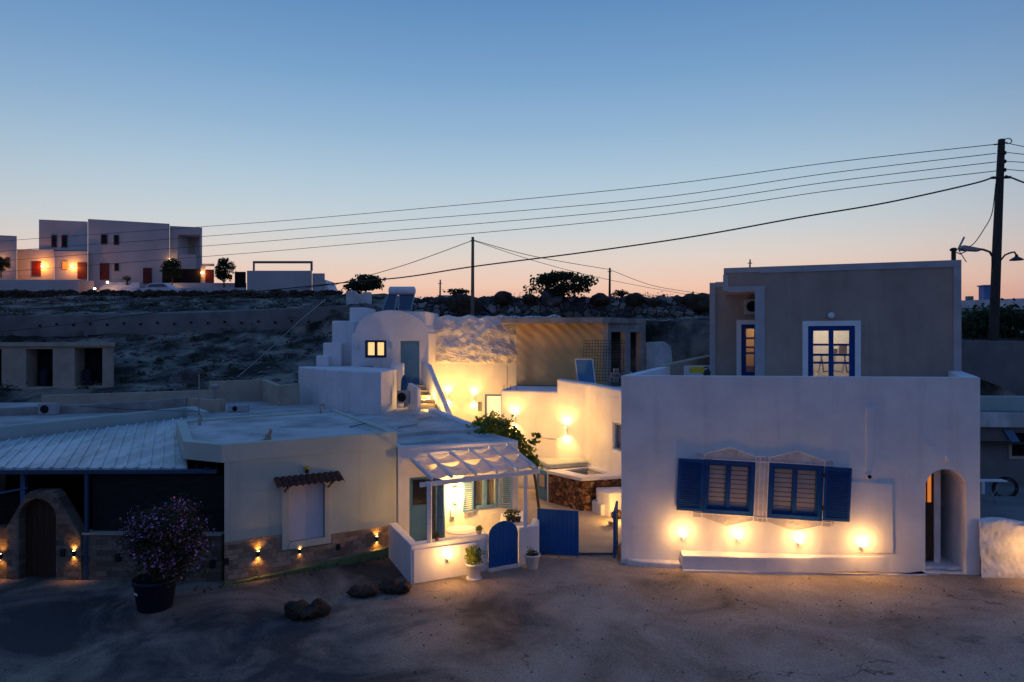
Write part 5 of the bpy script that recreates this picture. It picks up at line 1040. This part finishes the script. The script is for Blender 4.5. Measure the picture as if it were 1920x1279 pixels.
# ------------------------------------------------------------------ right edge: white low wall, shed, yard
LW = thing('low_white_wall', 'rounded rough white wall with a bright lamp right of the arched house', 'wall', (12.1,17.5,0))
mb = MB(); 
def lwf(u, v):
    p = Vector((11.95+2.6*u, 17.55-.7*u+.25*math.sin(u*3), 0)); a = PI*min(1,max(0,(v-.72)/.28)); z = 1.32+.05*math.sin(u*9) if v >= .72 else 1.32*v/.72; d = .14*math.cos(a) if v > .72 else .14
    if v > .72: z += .12*math.sin(a)
    nz_ = .05*noise.noise(Vector((u*8,v*6,2)))+.025*noise.noise(Vector((u*30,v*18,2)))
    return p+Vector((-.25*d,-d-nz_-.12*(1-v)**3,z-.02))
mb.grid(lwf, 70, 40); obj('wall', mb, M['white_rough'], LW, recalc=False, smooth=True)
mb = MB().prism([(11.95,17.62),(14.55,16.95),(14.6,17.4),(12,18.0)], -.1, 1.3); obj('wall_back', mb, M['white_rough'], LW)
place(LB, wallframe((11.95,17.4),(14.55,16.7)), 1948, 1040, 'glowing lamp at the right edge of the picture on the rough low wall', 'round lamps along the low white walls')
SHD = thing('grey_shed', 'dim grey shed with a small framed window, shelf and pale blue upper band', 'shed', (14.5,24,0))
FS = wallframe((14.2,23.6),(19.5,23.2)); su_ = lambda px, py: FS.pixel(px,py)
w0 = su_(1896,812); w1_ = su_(1940,856)
obj('wall', MB().fbox(FS, -.9, 5.3, -.1, zz(774,23.4), -3, 0), M['concrete_dark'], SHD, cuts=[MB().fbox(FS,w0[0],w1_[0],w1_[1],w0[1],-.3,1)])
obj('upper_band', MB().fbox(FS, -.9, 5.3, zz(772,24.2), zz(744,24.2), -1.2, -.6), M['mint'], SHD)
obj('window_frame', MB().fbox(FS,w0[0]-.1,w0[0],w1_[1]-.1,w0[1]+.1,-.1,.04).fbox(FS,w0[0],w1_[0],w1_[1]-.1,w1_[1],-.1,.04), M['tan'], SHD)
obj('window_pane', MB().fbox(FS,w0[0],w1_[0],w1_[1],w0[1],-.28,-.25), M['dark'], SHD)
obj('shelf', MB().fbox(FS, -.5, 4, zz(831,23.4), zz(828,23.4), .0, .3), M['poledark'], SHD)
a = su_(1893,806); obj('tilted_shutter', MB().fprism(FS,[(a[0]-.25,a[1]),(a[0]+.05,a[1]),(a[0]+.3,a[1]-.42),(a[0]+.0,a[1]-.4)],.05,.09), M['teal'], SHD)
obj('corrugated_edge', MB().fbox(FS,-.9,5.3,zz(800,23.4),zz(774,23.4),.001,.25), M['metal'], SHD)
hp = P(1885,915,21.5); mb = MB(); pts = []
for k in range(150): an = k*.32; r_ = .36+.05*math.sin(k*.11); pts.append(hp+Vector((r_*math.cos(an),.02*math.sin(k*.3),r_*.85*math.sin(an))))
mb.tube(pts+[hp+Vector((-.5,.0,-.55)),hp+Vector((-.9,-.1,-.5))], .018, 5); tag(obj('garden_hose', mb, M['black']), 'coiled black garden hose hanging in the dim yard beside the ironing board', 'hose')
ib = P(1860,901,20.6); t = thing('ironing_board', 'pale ironing board standing in the dim yard behind the rough white wall', 'ironing board', (ib.x,ib.y,ib.z-.85))
obj('board_top', MB().box(ib.x-.5,ib.x+.38,ib.y-.14,ib.y+.14,ib.z-.03,ib.z+.01), M['trim'], t, bevel=.01)
for s_ in (-1,1): obj('leg', MB().tube([ib+Vector((-.3*s_,0,-.03)), ib+Vector((.3*s_,0,-.95))], .014, 6), M['steel'], t)
for i, dx_ in enumerate((-.42,-.3)): tag(obj('hanging_cloth', MB().grid(lambda u,v,dx_=dx_: ib+Vector((dx_+.1*u,-.16+.01*math.sin(u*9),-.02-.36*v)), 6, 6), M['trim'] if i == 0 else M['teal'], recalc=False), ['pale cloth hanging from the left end of the ironing board','bluish cloth hanging beside the pale cloth on the ironing board'][i], 'cloth')
tag(obj('yard_floor', MB().box(12.6,24,17.9,24,-.1,1.12), M['concrete_dark']), 'raised dim concrete yard behind the rough low white wall', 'terrace')
tag(obj('grey_terrace_wall', MB().prism([(15.0,27.6),(30,26.6),(30,27.4),(15.2,28.4)], 2.5, 6, tops=[zz(640,27.6)+.04,zz(644,26.6),zz(644,26.6),zz(640,27.6)+.04]), M['concrete_dark'], bevel=.03), 'tall plain grey retaining wall below the hedge at right', 'wall')
tag(obj('right_fill_wall', MB().box(12.9,14.6,24.2,28,0,6.0), M['concrete_dark']), 'grey side wall between the big white house and the shed', 'wall')
# hedge right
random.seed(50); t = thing('hedge', 'dark leafy hedge above the grey retaining wall beside the tall pole', 'hedge', (21,29.5,6)); lf = MB(); sm_ = MB()
for i in range(70):
    px = random.uniform(1800,1990); c = P(px, random.uniform(584,640), random.uniform(28.6,30.2)); sm_.tube([Vector((c.x,c.y,5.8)),c],[.03,.01],5)
    for q in range(70): lf.leaf(c+Vector((random.gauss(0,.28),random.gauss(0,.3),random.gauss(0,.17))), random.uniform(.10,.24), .7)
obj('foliage', lf, M['leafdark'], t, recalc=False); obj('stem', sm_, M['bark'], t)
FH = thing('far_white_house', 'distant low white house beyond the hedge at right edge', 'house', P(1860,580,60))
a, b_ = P(1802,562,60), P(1990,600,60); obj('wall', MB().prism([(a.x,60),(b_.x,58),(b_.x,66),(a.x,66)], 6, 0, tops=[zz(564,60),zz(556,58),zz(556,58),zz(564,60)]), M['white_old'], FH)
a = P(1900,566,55); obj('porch', MB().box(a.x,a.x+6,55,58,6.5,a.z), M['white_old'], FH); a = P(1845,557,60.5); c = P(1858,537,60.5); obj('roof_tank', MB().box(a.x,c.x,60.5,61.2,a.z-.3,c.z).box(a.x-.1,c.x+.1,60.4,61.3,c.z,c.z+.1), M['slateblue'], FH); a = P(1814,564,60.5); c = P(1824,556,60.5); obj('chimney', MB().box(a.x,c.x,60.4,60.8,a.z-.3,c.z), M['concrete_dark'], FH)

# roof cables, pipes and clutter
def rc(pts, r, name, label, m='black', grp='cables lying over the roofs'): tag(obj(name, MB().tube([Vector(p) for p in pts], r, 5), M[m]), label, 'cable', grp)
rc([P(150,762,25),P(240,768,24.4),P(300,770,24),P(372,772,22.3),P(380,790,21.8)], .012, 'roof_cable', 'black cable sagging over the mint parapet to the antenna mast')
rc([P(740,745,26.2)+Vector((0,0,0)),P(722,760,25),P(700,772,24.2)], .015, 'roof_cable', 'short cable crossing the roof near the white cube') if False else None
rc([Vector((-6.4,25.0,3.41)),Vector((-5.2,22.9,3.42)),Vector((-4.6,21.5,3.41)),Vector((-4.9,20.6,3.41))], .014, 'roof_cable', 'dark cable lying along the right side of the cream house roof')
rc([Vector((-3.0,25.5,3.18)),Vector((-3.4,24.2,3.19)),Vector((-3.2,23.1,3.19)),Vector((-3.7,22.2,3.18))], .016, 'roof_cable', 'pale hose curling on the porch house roof', 'steel')
p = Vector((-6.9,24.6,3.385)); tag(obj('roof_pipe', MB().tube([p,p+Vector((0,0,.28)),p+Vector((.1,0,.34)),p+Vector((.18,0,.28))], .03, 8), M['steel']), 'small bent pipe at the back of the cream house roof', 'pipe')
p = Vector((-9.7,21.2,3.385)); tag(obj('roof_pipe', MB().tube([p,p+Vector((0,0,.22))], .05, 10), M['tan']), 'short stub pipe at the left back corner of the cream roof', 'pipe')
# ------------------------------------------------------------------ garage on the slope
GG = thing('slope_garage', 'pale flat roofed outbuilding with two dark open bays on the left slope', 'building', (-24,38,3.2))
def pb(mb, x0, x1, y0, y1, Y0, Y1):
    a, b_ = P(x0,y1,Y0), P(x1,y0,Y0); return mb.box(a.x,b_.x,Y0,Y1,a.z,b_.z)
def bay(x0,x1,y0,y1,Y0,Y1,YR=38):
    a, b_ = P(x0,y1,YR), P(x1,y0,YR); return MB().box(a.x,b_.x,Y0,Y1,a.z,b_.z)
mb = MB(); a=P(-60,738,38); mb.prism([gp(-60,38),gp(213,38),gp(214,42),gp(-60,42)], a.z, P(0,646,38).z); obj('wall', mb, M['tan'], GG, cuts=[bay(49,99,655,726,37,41),bay(140,192,653,724,37,41),bay(-50,3,655,726,37,41)])
obj('roof_edge', MB().prism([gp(-62,37.85),gp(215,37.85),gp(216,42.2),gp(-62,42.2)], P(0,650,37.85).z, P(0,643,37.85).z), M['tan'], GG)
for x0,x1 in ((50,98),(141,190),(-49,2)): obj('bay_shade_panel', bay(x0-1,x1+1,654,727,38.9,38.95), M['dark'], GG)  # near-black sheets added as the shade inside the open bays
for px, lb in ((85,'dark blue barrel standing inside the left garage bay'),(165,'dark barrel inside the right garage bay')):
    p = P(px,722,38.5); tag(obj('barrel', MB().lathe([(.25,0),(.27,.3),(.25,.32),(.27,.6),(.25,.62),(.26,.85),(0,.87)], p, 16), M['bluepot']), lb, 'barrel')
RW = thing('retaining_wall', 'long concrete retaining wall with a row of drain holes across the left slope', 'wall', (-25,50,6.5))
rt = [(-46,47.0,598),(0,48.5,594),(200,49.3,590),(366,50,587),(640,51,575),(700,51.3,574)]
mb = MB(); pts = [gp(px,Y_) for px,Y_,py in rt]; tops = [zz(py,Y_) for px,Y_,py in rt]
ring = pts+[(p[0],p[1]+.45) for p in pts[::-1]]; mb.prism(ring, 4.5, 0, tops=tops+tops[::-1]); obj('wall', mb, M['concrete_dark'], RW, bevel=.03)
for i in range(17):
    px = 75+i*31.5; Y_ = 48.5+(51-48.5)*px/640-.03; p = P(px, 612-px*.014-(2 if i%2 else 0), Y_); obj('drain_hole', MB().tube([p,p-Vector((0,.05,0))], .09, 8), M['dark'], RW)
# ------------------------------------------------------------------ hillside rubble and scrub
random.seed(60)
def hz_(x, y): return tz(x,y)
mb = MB()
for i in range(2300):
    y_ = 31+43*random.random()**1.2; px = random.uniform(-40,690) if random.random() < .7 else random.uniform(690,1350); x_ = (px-960)/F*y_
    if px > 690 and y_ < 36: continue
    if 36 < y_ < 43 and x_ < -20: continue
    k = noise.noise(Vector((x_*.15,y_*.15,8)))
    if k < -.15: continue
    mb.rock((x_,y_,hz_(x_,y_)+.02), random.uniform(.05,.2)*(1 if random.random() > .06 else 2), random.uniform(.8,1.6),1,random.uniform(.5,.8), 1, .4, i%50)
tag(obj('rubble', mb, M['rock']), kind='stuff')
mb = MB()
for i in range(430):
    y_ = 31+42*random.random(); px = random.uniform(-40,690) if random.random() < .75 else random.uniform(690,1350); x_ = (px-960)/F*y_
    if px > 690 and y_ < 37: continue
    if noise.noise(Vector((x_*.12,y_*.16,30))) < -.05 and random.random() < .7: continue
    z_ = hz_(x_,y_); r_ = random.uniform(.25,.8)
    for q in range(int(60*r_+25)):
        v = Vector((random.gauss(0,.5),random.gauss(0,.5),abs(random.gauss(0,.32))))*r_; mb.leaf(Vector((x_,y_,z_))+v, random.uniform(.12,.3), .35)
tag(obj('scrub', mb, M['scrub'], recalc=False), kind='stuff')
# dry stone wall along the hotel road
mb = MB()
for i in range(520):
    px = -60+i*1.34; Y_ = 71.3+.4*random.random(); x_ = (px-960)/F*Y_; mb.rock((x_,Y_,zz(554,71.5)+random.uniform(-.35,.3)), random.uniform(.28,.5), 1.2,1,.75,1,.35,i%40)
tag(obj('dry_stone_wall', mb, M['asphalt_rock']), 'dark dry stone wall running along the road below the distant hotel', 'wall')
mb = MB()
for i in range(900):
    px = random.uniform(770,1345); Y_ = 49.5; v = random.random(); x_ = (px-960)/F*Y_; mb.rock((x_,Y_-.3-1.2*(1-v),zz(598-35*v,Y_)), random.uniform(.15,.5), 1.2,1,.8,1,.4,i%60)
tag(obj('rubble_bank', mb, M['drystone']), 'long rocky stone bank along the ridge behind the unfinished building', 'bank')
for i, (px, py, r_, lb) in enumerate(((942,562,.62,'dark rounded boulder on the ridge left of the fig tree'),(868,580,1.3,'big dark boulder on the bank beside the near wooden pole'),(993,563,.5,'boulder at the left foot of the fig tree'),(1033,562,.75,'pale pointed boulder in front of the fig tree'),
    (1125,563,.6,'round boulder between the fig tree and the thin pole'),(1190,563,.65,'pointed boulder on the ridge right of the thin pole'),(1222,570,.5,'low boulder right of the pointed ridge boulder'),(1296,566,.7,'boulder at the foot of the far right thin pole'),(1316,576,1.0,'large dark boulder beside the beige house on the ridge'),
    (352,655,.8,'pale slab of rock jutting from the middle of the left slope'),(445,685,.6,'dark rock low on the left slope'),(600,560,.7,'dark boulder at right end of the dry stone wall'),(535,560,.7,'dark boulder on the dry stone wall below the white terrace block'))):
    Y_ = {9:40,10:37,11:70.6,12:70.6}.get(i, 48.6); p = P(px,py,Y_); 
    if i in (9,10): p.z = tz(p.x,p.y)+.1
    tag(obj('boulder', MB().rock(p, r_, 1.1,1,.85,3,.35,i+70), M['rock'] if i in (3,9) else M['asphalt_rock'], smooth=True), lb, 'boulder', 'boulders on the slope and ridge')
def tree(name, label, px, ybase, Y_, w_, h_, n_, size, seed, m='leafdark', trunk=.12, group=None, cat='tree', lean=0):
    random.seed(seed); b0 = P(px,ybase,Y_); t = thing(name, label, cat, b0, group); lf = MB(); st = MB(); st.tube([b0-Vector((0,0,.4)), b0+Vector((lean*.3,0,h_*.3)), b0+Vector((lean,0,h_*.55))], [trunk,trunk*.8,trunk*.5], 7)
    nc = 34
    for i in range(nc):
        a = random.uniform(0,2*PI); e = random.uniform(-.75,1); rr = math.sqrt(max(0,1-e*e))*random.uniform(.5,1); c = b0+Vector((lean+math.cos(a)*rr*w_*.42, math.sin(a)*rr*w_*.3, h_*(.55+.36*e)))
        st.tube([b0+Vector((lean*.5,0,h_*.35)), lerp(b0+Vector((0,0,h_*.5)),c,.6), c], [trunk*.4,trunk*.25,.015], 5)
        for q in range(n_//nc): lf.leaf(c+Vector((max(-1.6,min(1.6,random.gauss(0,1)))*w_*.075,random.gauss(0,w_*.07),max(-1.5,min(1.5,random.gauss(0,1)))*h_*.08)), size*random.uniform(.6,1.4), .75)
    obj('crown', lf, M[m], t, recalc=False); obj('trunk', st, M['bark'], t); return t
tree('fig_tree','broad dark spreading tree on the ridge behind the unfinished building',1053,572,49.4,5.4,2.35,3600,.2,71)
tree('shrub','thin low bush on the ridge right of the thin pole',1165,562,50,1.5,.7,300,.13,72,group='bushes along the ridge',cat='bush')
tree('shrub','sparse upright bush on the ridge near the beige house',1241,572,50,1.5,.75,260,.14,73,group='bushes along the ridge',cat='bush')
tree('shrub','low wide bush behind the far pole left of the tall wooden pole',857,556,60,2.6,.7,420,.16,74,group='bushes along the ridge',cat='bush')
tree('shrub','dense dark round bush left of the solar heater on the skyline',686,562,60,4.0,2.1,2400,.22,75,group='bushes along the ridge',cat='bush')
tree('round_tree','small clipped tree before the hotel porch on a thin trunk',323,531,77,2.5,2.7,1300,.22,76,group='clipped trees at the hotel',trunk=.08)
tree('round_tree','denser clipped tree right of the hotel red door',420,538,77,2.6,3.2,1700,.22,77,group='clipped trees at the hotel',trunk=.09)
tree('round_tree','dark tree cut by the left picture edge beside the hotel',2,515,77,1.9,1.9,700,.2,78,group='clipped trees at the hotel',trunk=.08)
tree('shrub','thin shrub by the hotel steps against white wall',238,531,78,1.2,.9,200,.12,79,group='bushes along the ridge',cat='bush')
# ------------------------------------------------------------------ hotel on the hill
HO = thing('hilltop_hotel', 'pale two storey hotel with red doors and orange lamps on the hilltop at left', 'hotel', (-45,80,11))
def hb(name, x0, x1, y0, y1, Y_, dp, m='hotelwhite', top2=None, cuts=()):
    a, b_ = P(x0,y1,Y_), P(x1,y0,Y_); t0 = b_.z; t1 = P(x1,top2,Y_).z if top2 else t0
    mb = MB().prism([(a.x,Y_),(b_.x,Y_),(b_.x*(Y_+dp)/Y_,Y_+dp),(a.x*(Y_+dp)/Y_,Y_+dp)], a.z, 0, tops=[t0,t1,t1,t0]); return obj(name, mb, M[m], HO, cuts=cuts, bevel=.03)
hb('upper_wing', 73,164.5,412,470,80.6,6,top2=416); hb('main_block', 165,318,411,560,80,8,top2=420)
hb('porch_block', 318.5,379,424,560,80.4,7,top2=427, cuts=[pb(MB(),322,364,437,504,79,83.5)]); hb('porch_back', 323,363,440,504,83.2,.2,'tan'); hb('porch_rail', 336,368,478,505,79.8,.3)
hb('lower_wing', 102,164.5,471,560,79.4,8); hb('lit_wing', 32,101.5,468,560,80.4,5); hb('left_wing', -80,31.5,438,560,79.0,8,top2=443)
hb('terrace_front', -80,149.5,525,570,76,1.5); hb('terrace_side', 150,176,527,570,76.6,1.5); hb('low_front_wall', 256,461,541,572,75,.6,top2=540)
hb('raised_bed', 285,462,531,556,77,.8); hb('white_block', 463,585,508,575,75.5,5); hb('block_step', 585.5,609,513,575,75.6,4.5)
a = P(609,545,75.7); c = P(630,556,75.7); obj('block_buttress', MB().fprism(wallframe((a.x,75.7),(a.x+3,75.7)), [(0,a.z-1.6),(1.25,a.z-1.6),(0,a.z+1.2)], -4, 0), M['white'], HO)
mb = MB(); pb(mb,474,585,490,494,76,76.3); pb(mb,474,476,494,508,76,76.3); pb(mb,582,585,494,508,76,76.3); obj('pergola_frame', mb, M['concrete_dark'], HO)
hb('dark_fence', 304,376,505,532,78.5,.2,'dark'); hb('dark_fence', 440,461,510,541,76.8,.2,'dark'); hb('gate_lintel', 379,402,495,499,79,.5); hb('gate_pier', 376,385,500,532,79,.4)
for k in range(5): hb('step', 196-5*k+ (0), 262, 530+5*k, 535+5*k+12, 78.2-.5*k, .5, 'white_old')
for x0,x1,y0,y1 in ((97,105,442,463),(116,125,442,464),(190,200,441,458),(214,222,442,459),(215,222,495,508),(117,125,491,505),(10,17,484,501)):
    Y_ = 80.55 if y1 < 470 and x1 < 165 else (79.95 if x0 > 165 else (79.35 if x0 > 100 else 78.95)); w_ = obj('window', pb(MB(),x0-1,x1+1,y0-1,y1+1,Y_-.02,Y_+.03), M['concrete_dark'], HO); obj('pane', pb(MB(),x0,x1,y0,y1,Y_-.04,Y_-.021), M['warmdim'] if x0 == 117 else M['dark'], w_)
for x0,x1,y0,y1,Y_ in ((60,76,491,517,80.35),(145,162,493,523,79.35),(187,204,494,525,79.95),(268,284,503,532,79.95),(335,350,458,482,83.1),(385,401,506,532,78.9)): obj('door', pb(MB(),x0,x1,y0,y1,Y_-.06,Y_), M['red'], HO)
for i, (px, py, Y_, e, lb) in enumerate(((81,500,80.3,420,'orange lamp beside the leftmost red hotel door'),(137,501,79.3,340,'orange lamp between small window and red hotel door'),(380,512,78.9,90,'square lamp on the hotel gate pier'),(179,542,75.9,60,'low step lamp lowest on the hotel steps'),(203,530,76.8,40,'low step lamp at the top of the hotel steps'),(323,538,76.4,14,'tiny ground lamp below the clipped hotel tree'),(2,492,78.8,90,'orange lamp at the left picture edge on the hotel'),(320,488,80,20,'dim lamp beside the hotel porch'))):
    p = P(px,py,Y_); t = thing('hotel_lamp', lb, 'wall lamp', p, 'lamps of the hilltop hotel'); obj('lamp_glass', MB().lathe([(0,-.12),(.1,-.08),(.12,0),(.1,.08),(0,.12)], p-Vector((0,.14,0)), 10), M['bulb'], t, smooth=True); light(t, p-Vector((0,.6,0)), e*.45, (1,.34,.05), r=.12)
# parked car
cp = P(293,555,73.2); CR = thing('parked_car', 'small pale car parked behind the dry stone wall below the hotel', 'car', cp)
fc = Frame((cp.x-1.9,73.5,cp.z),(1,0,0)); body = [(0,.3),(.05,.75),(.5,.9),(.95,1.35),(2.6,1.4),(3.2,.95),(3.75,.8),(3.8,.3)]
obj('body', MB().fprism(fc, body, -1.6, 0), M['trim'], CR, bevel=.08); obj('side_window', MB().fprism(fc, [(.75,.92),(1.05,1.28),(2.5,1.32),(2.95,.95)], .001, .02), M['glass'], CR)
for x_ in (.7,3.0):
    mb = MB().lathe([(0,-.1),(.3,-.1),(.3,.1),(0,.1)], fc.pt(x_,.3,-.05), 16, Matrix.Rotation(PI/2,3,'X')); obj('wheel', mb, M['black'], CR)
a, b_ = P(649,565,58), P(674,546,58); t = thing('white_ruin', 'small stepped white garden wall in front of the dark round bush', 'wall', a); obj('wall', MB().box(a.x,P(668,0,58).x,58,58.4,a.z-.5,b_.z).box(P(682,0,58).x,P(697,0,58).x,57.5,58,a.z-.8,P(0,549,58).z).box(P(668,0,58).x,P(682,0,58).x,57.8,58.2,a.z-.8,P(0,552,58).z), M['white_old'], t, bevel=.03)
a, b_ = P(820,562,62), P(876,554,62); tag(obj('low_white_wall', MB().box(a.x,b_.x,62,62.5,a.z-1,b_.z), M['white_old'], bevel=.03), 'short white wall on the ridge behind the tall wooden pole', 'wall')
# right of the unfinished building
a, b_ = P(1205,640,39), P(1345,606,39); tag(obj('slope_wall', MB().box(a.x,b_.x+1,39,39.6,a.z-3,b_.z-.6), M['concrete_dark'], bevel=.03), 'dark grey retaining wall behind the beige upper house', 'wall')
a = P(1212,690,32.2); c = P(1262,640,32.6); mb = MB(); wallpoly(mb, [Vector((a.x,32.2,zz(642,32.2))),Vector((P(1245,0,32.3).x,32.3,zz(641,32.3))),Vector((P(1258,0,32.5).x,32.5,zz(650,32.5))),Vector((c.x,32.6,zz(690,32.6)))], 3.8, Vector((.02,.25,0))); tag(obj('curved_wall', mb, M['white_old'], bevel=.03), 'pale curved wall end between unfinished building and beige house', 'wall')
# ------------------------------------------------------------------ poles and wires
YP = 28.0
PL = thing('utility_pole', 'tall dark leaning utility pole with two street lamps at the right', 'utility pole', P(1862,640,YP))
pbs, ptp = P(1861,650,YP), P(1878,262,YP); obj('pole', MB().tube([pbs-Vector((0,0,.8)), lerp(pbs,ptp,.5), ptp], [.19,.165,.125], 14), M['poledark'], PL)
for i, yy in enumerate((288,304,320)): p = P(1884,yy-1,YP); obj('insulator', MB().lathe([(.03,-.08),(.07,-.05),(.04,-.01),(.07,.03),(.03,.07)], p, 10), M['black'], PL)
obj('crossarm', MB().bar(P(1859,334,YP-.1),P(1895,333,YP-.1),.09,.09), M['black'], PL); obj('crossarm', MB().bar(P(1864,272,YP-.1),P(1888,268,YP-.1),.05,.05), M['black'], PL)
pts = [P(1890+7*math.cos(a), 265+5*math.sin(a), YP) for a in [2*PI*k/16 for k in range(17)]]; obj('cable_loop', MB().tube(pts, .02, 5, False), M['black'], PL)
obj('lamp_arm', MB().tube([P(1861,505,YP),P(1861,482,YP),P(1856,473,YP),P(1845,469,YP),P(1832,467,YP)], .045, 8), M['poledark'], PL)
f_ = Frame(P(1835,468,YP),(-1,0,.12)); hd_ = obj('street_light_head', MB().fprism(Frame(P(1835,470,YP),(-1,0,.12),(.12,0,1)), [(0,-.05),(.72,-.1),(.78,0),(.7,.12),(.1,.08)], -.14, .14), M['steel'], PL, bevel=.02)
obj('lamp_arm', MB().tube([P(1872,503,YP),P(1876,489,YP),P(1884,479,YP),P(1893,473+2,YP),P(1902,473,YP),P(1905,478,YP)], .035, 8), M['poledark'], PL)
obj('lamp_hood', MB().lathe([(.05,.18),(.06,.1),(.24,-.02),(.25,-.06),(0,-.04)], P(1906,486,YP), 18), M['black'], PL)
def cable(name, pts, Y0, Y1, r, label, m='black', group='power wires across the sky'):
    x0, x1 = pts[0][0], pts[-1][0]; out_ = []
    # smooth the pixel polyline, plan path straight between the end depths
    dense = []
    for i in range(len(pts)-1):
        p0 = pts[max(0,i-1)]; p1 = pts[i]; p2 = pts[i+1]; p3 = pts[min(len(pts)-1,i+2)]
        for q in range(8):
            t_ = q/8; dense.append(tuple(.5*((2*p1[k])+(-p0[k]+p2[k])*t_+(2*p0[k]-5*p1[k]+4*p2[k]-p3[k])*t_*t_+(-p0[k]+3*p1[k]-3*p2[k]+p3[k])*t_**3) for k in (0,1)))
    dense.append(pts[-1])
    for x_, y_ in dense: s_ = (x_-x0)/(x1-x0); out_.append(P(x_, y_, 1/((1-s_)/Y0+s_/Y1)))
    tag(obj(name, MB().tube(out_, r, 5), M[m]), label, 'cable', group)
for i, (y0, ym, y1, y2) in enumerate(((271,352,405,453),(288,375,423,472),(304,392,441,490),(321,408,460,511))):
    cable('power_wire', [(1868,y0),(1560,y0+(ym-y0)*.42),(1200,ym),(640,y1),(380,y1+(y2-y1)*.43),(0,y2),(-120,y2+14)], YP, 62, .017, ['topmost thin wire running from the tall pole over the hotel','second thin wire from the top running from the tall pole','third thin wire from the top running from the tall pole','lowest of the thin parallel wires running from the tall pole'][i])
cable('twisted_cable', [(1864,332),(1820,346),(1660,381),(1500,408),(1300,444),(1100,473),(890,500),(760,520),(640,531),(400,555),(200,571),(-60,585)], YP-.1, 46, .035, 'thick sagging dark cable crossing the whole scene from the tall pole')
cable('service_cable', [(640,531),(500,552),(380,575),(240,593),(100,612),(-60,628)], 40, 30, .02, 'lower dark cable branching left across the dim slope')
for y0, y1 in ((268,277),(286,291),(303,306),(318,322)): cable('power_wire', [(1884,y0),(1930,y1),(2000,y1+8)], YP, 24, .015, ['topmost','second','third','fourth'][(y0-268)//16]+' thin wire leaving the tall pole to the right picture edge')
cable('twisted_cable', [(1886,330),(1900,335),(1925,344),(1990,360)], YP, 24, .035, 'thick cable leaving the tall pole toward the right picture edge')
cable('drop_cable', [(1867,345),(1860,400),(1845,430),(1825,458),(1806,467)], YP, 24, .018, 'thin cable dropping from the tall pole to the roof mast')
mp_ = thing('roof_mast', 'short roof mast with a tilted aerial at the right corner of the beige house', 'antenna', P(1788,492,22.5))
obj('mast', MB().tube([P(1788,494,22.3),P(1788,470,22.3)], .07, 10).lathe([(.1,0),(.12,.05),(.06,.1)], P(1788,471,22.3), 10), M['poledark'], mp_)
obj('aerial', MB().bar(P(1797,467,22.2),P(1808,445,22.2),.05,.04).tube([P(1797,469,22.2),P(1812,492,22.2)],.015,5).tube([P(1790,472,22.2),P(1800,477,22.2),P(1815,470,22.2)],.02,5), M['steel'], mp_)
def pole(px, yt, yb, Y_, r, label, m='wood'):
    t = thing('utility_pole', label, 'utility pole', P(px,yb,Y_), 'thin poles along the ridge'); obj('pole', MB().tube([P(px,yb,Y_),P(px+.5,yt,Y_)], [r,r*.75], 8), M[m], t); obj('cross_pin', MB().bar(P(px-4,yt+7,Y_),P(px+4,yt+7,Y_),.05), M['black'], t)
pole(886,445,597,37,.10,'weathered wooden pole rising behind the rough plaster wall'); pole(1143,503,562,50,.09,'dark thin pole on the ridge right of the fig tree','poledark'); pole(1299,547,566,60,.09,'distant small pole among boulders near the beige house','poledark'); pole(825,525,560,60,.08,'distant pole left of the wooden pole above the white wall','poledark'); pole(1406,487,505,45,.06,'short thin pole showing above the roof of the beige house','poledark')
cable('line_wire', [(887,451),(760,497),(640,531),(618,538)], 37, 40, .02, 'wire falling left from the weathered wooden pole',group='telephone wires along the ridge')
cable('line_wire', [(888,451),(1000,481),(1143,506)], 37, 50, .02, 'wire from the weathered wooden pole to the thin dark pole',group='telephone wires along the ridge')
cable('line_wire', [(1143,506),(1220,535),(1299,549),(1340,553)], 50, 62, .02, 'wire running right from the thin dark pole',group='telephone wires along the ridge')
cable('line_wire', [(888,452),(1010,492),(1150,527),(1330,560)], 37, 60, .016, 'fainter lower wire falling right from the weathered wooden pole',group='telephone wires along the ridge')
cable('line_wire', [(610,562),(560,604),(500,660),(445,708)], 45, 30, .02, 'pale guy wire running down over the left slope','steel',group='telephone wires along the ridge')
p = P(888,597,37)
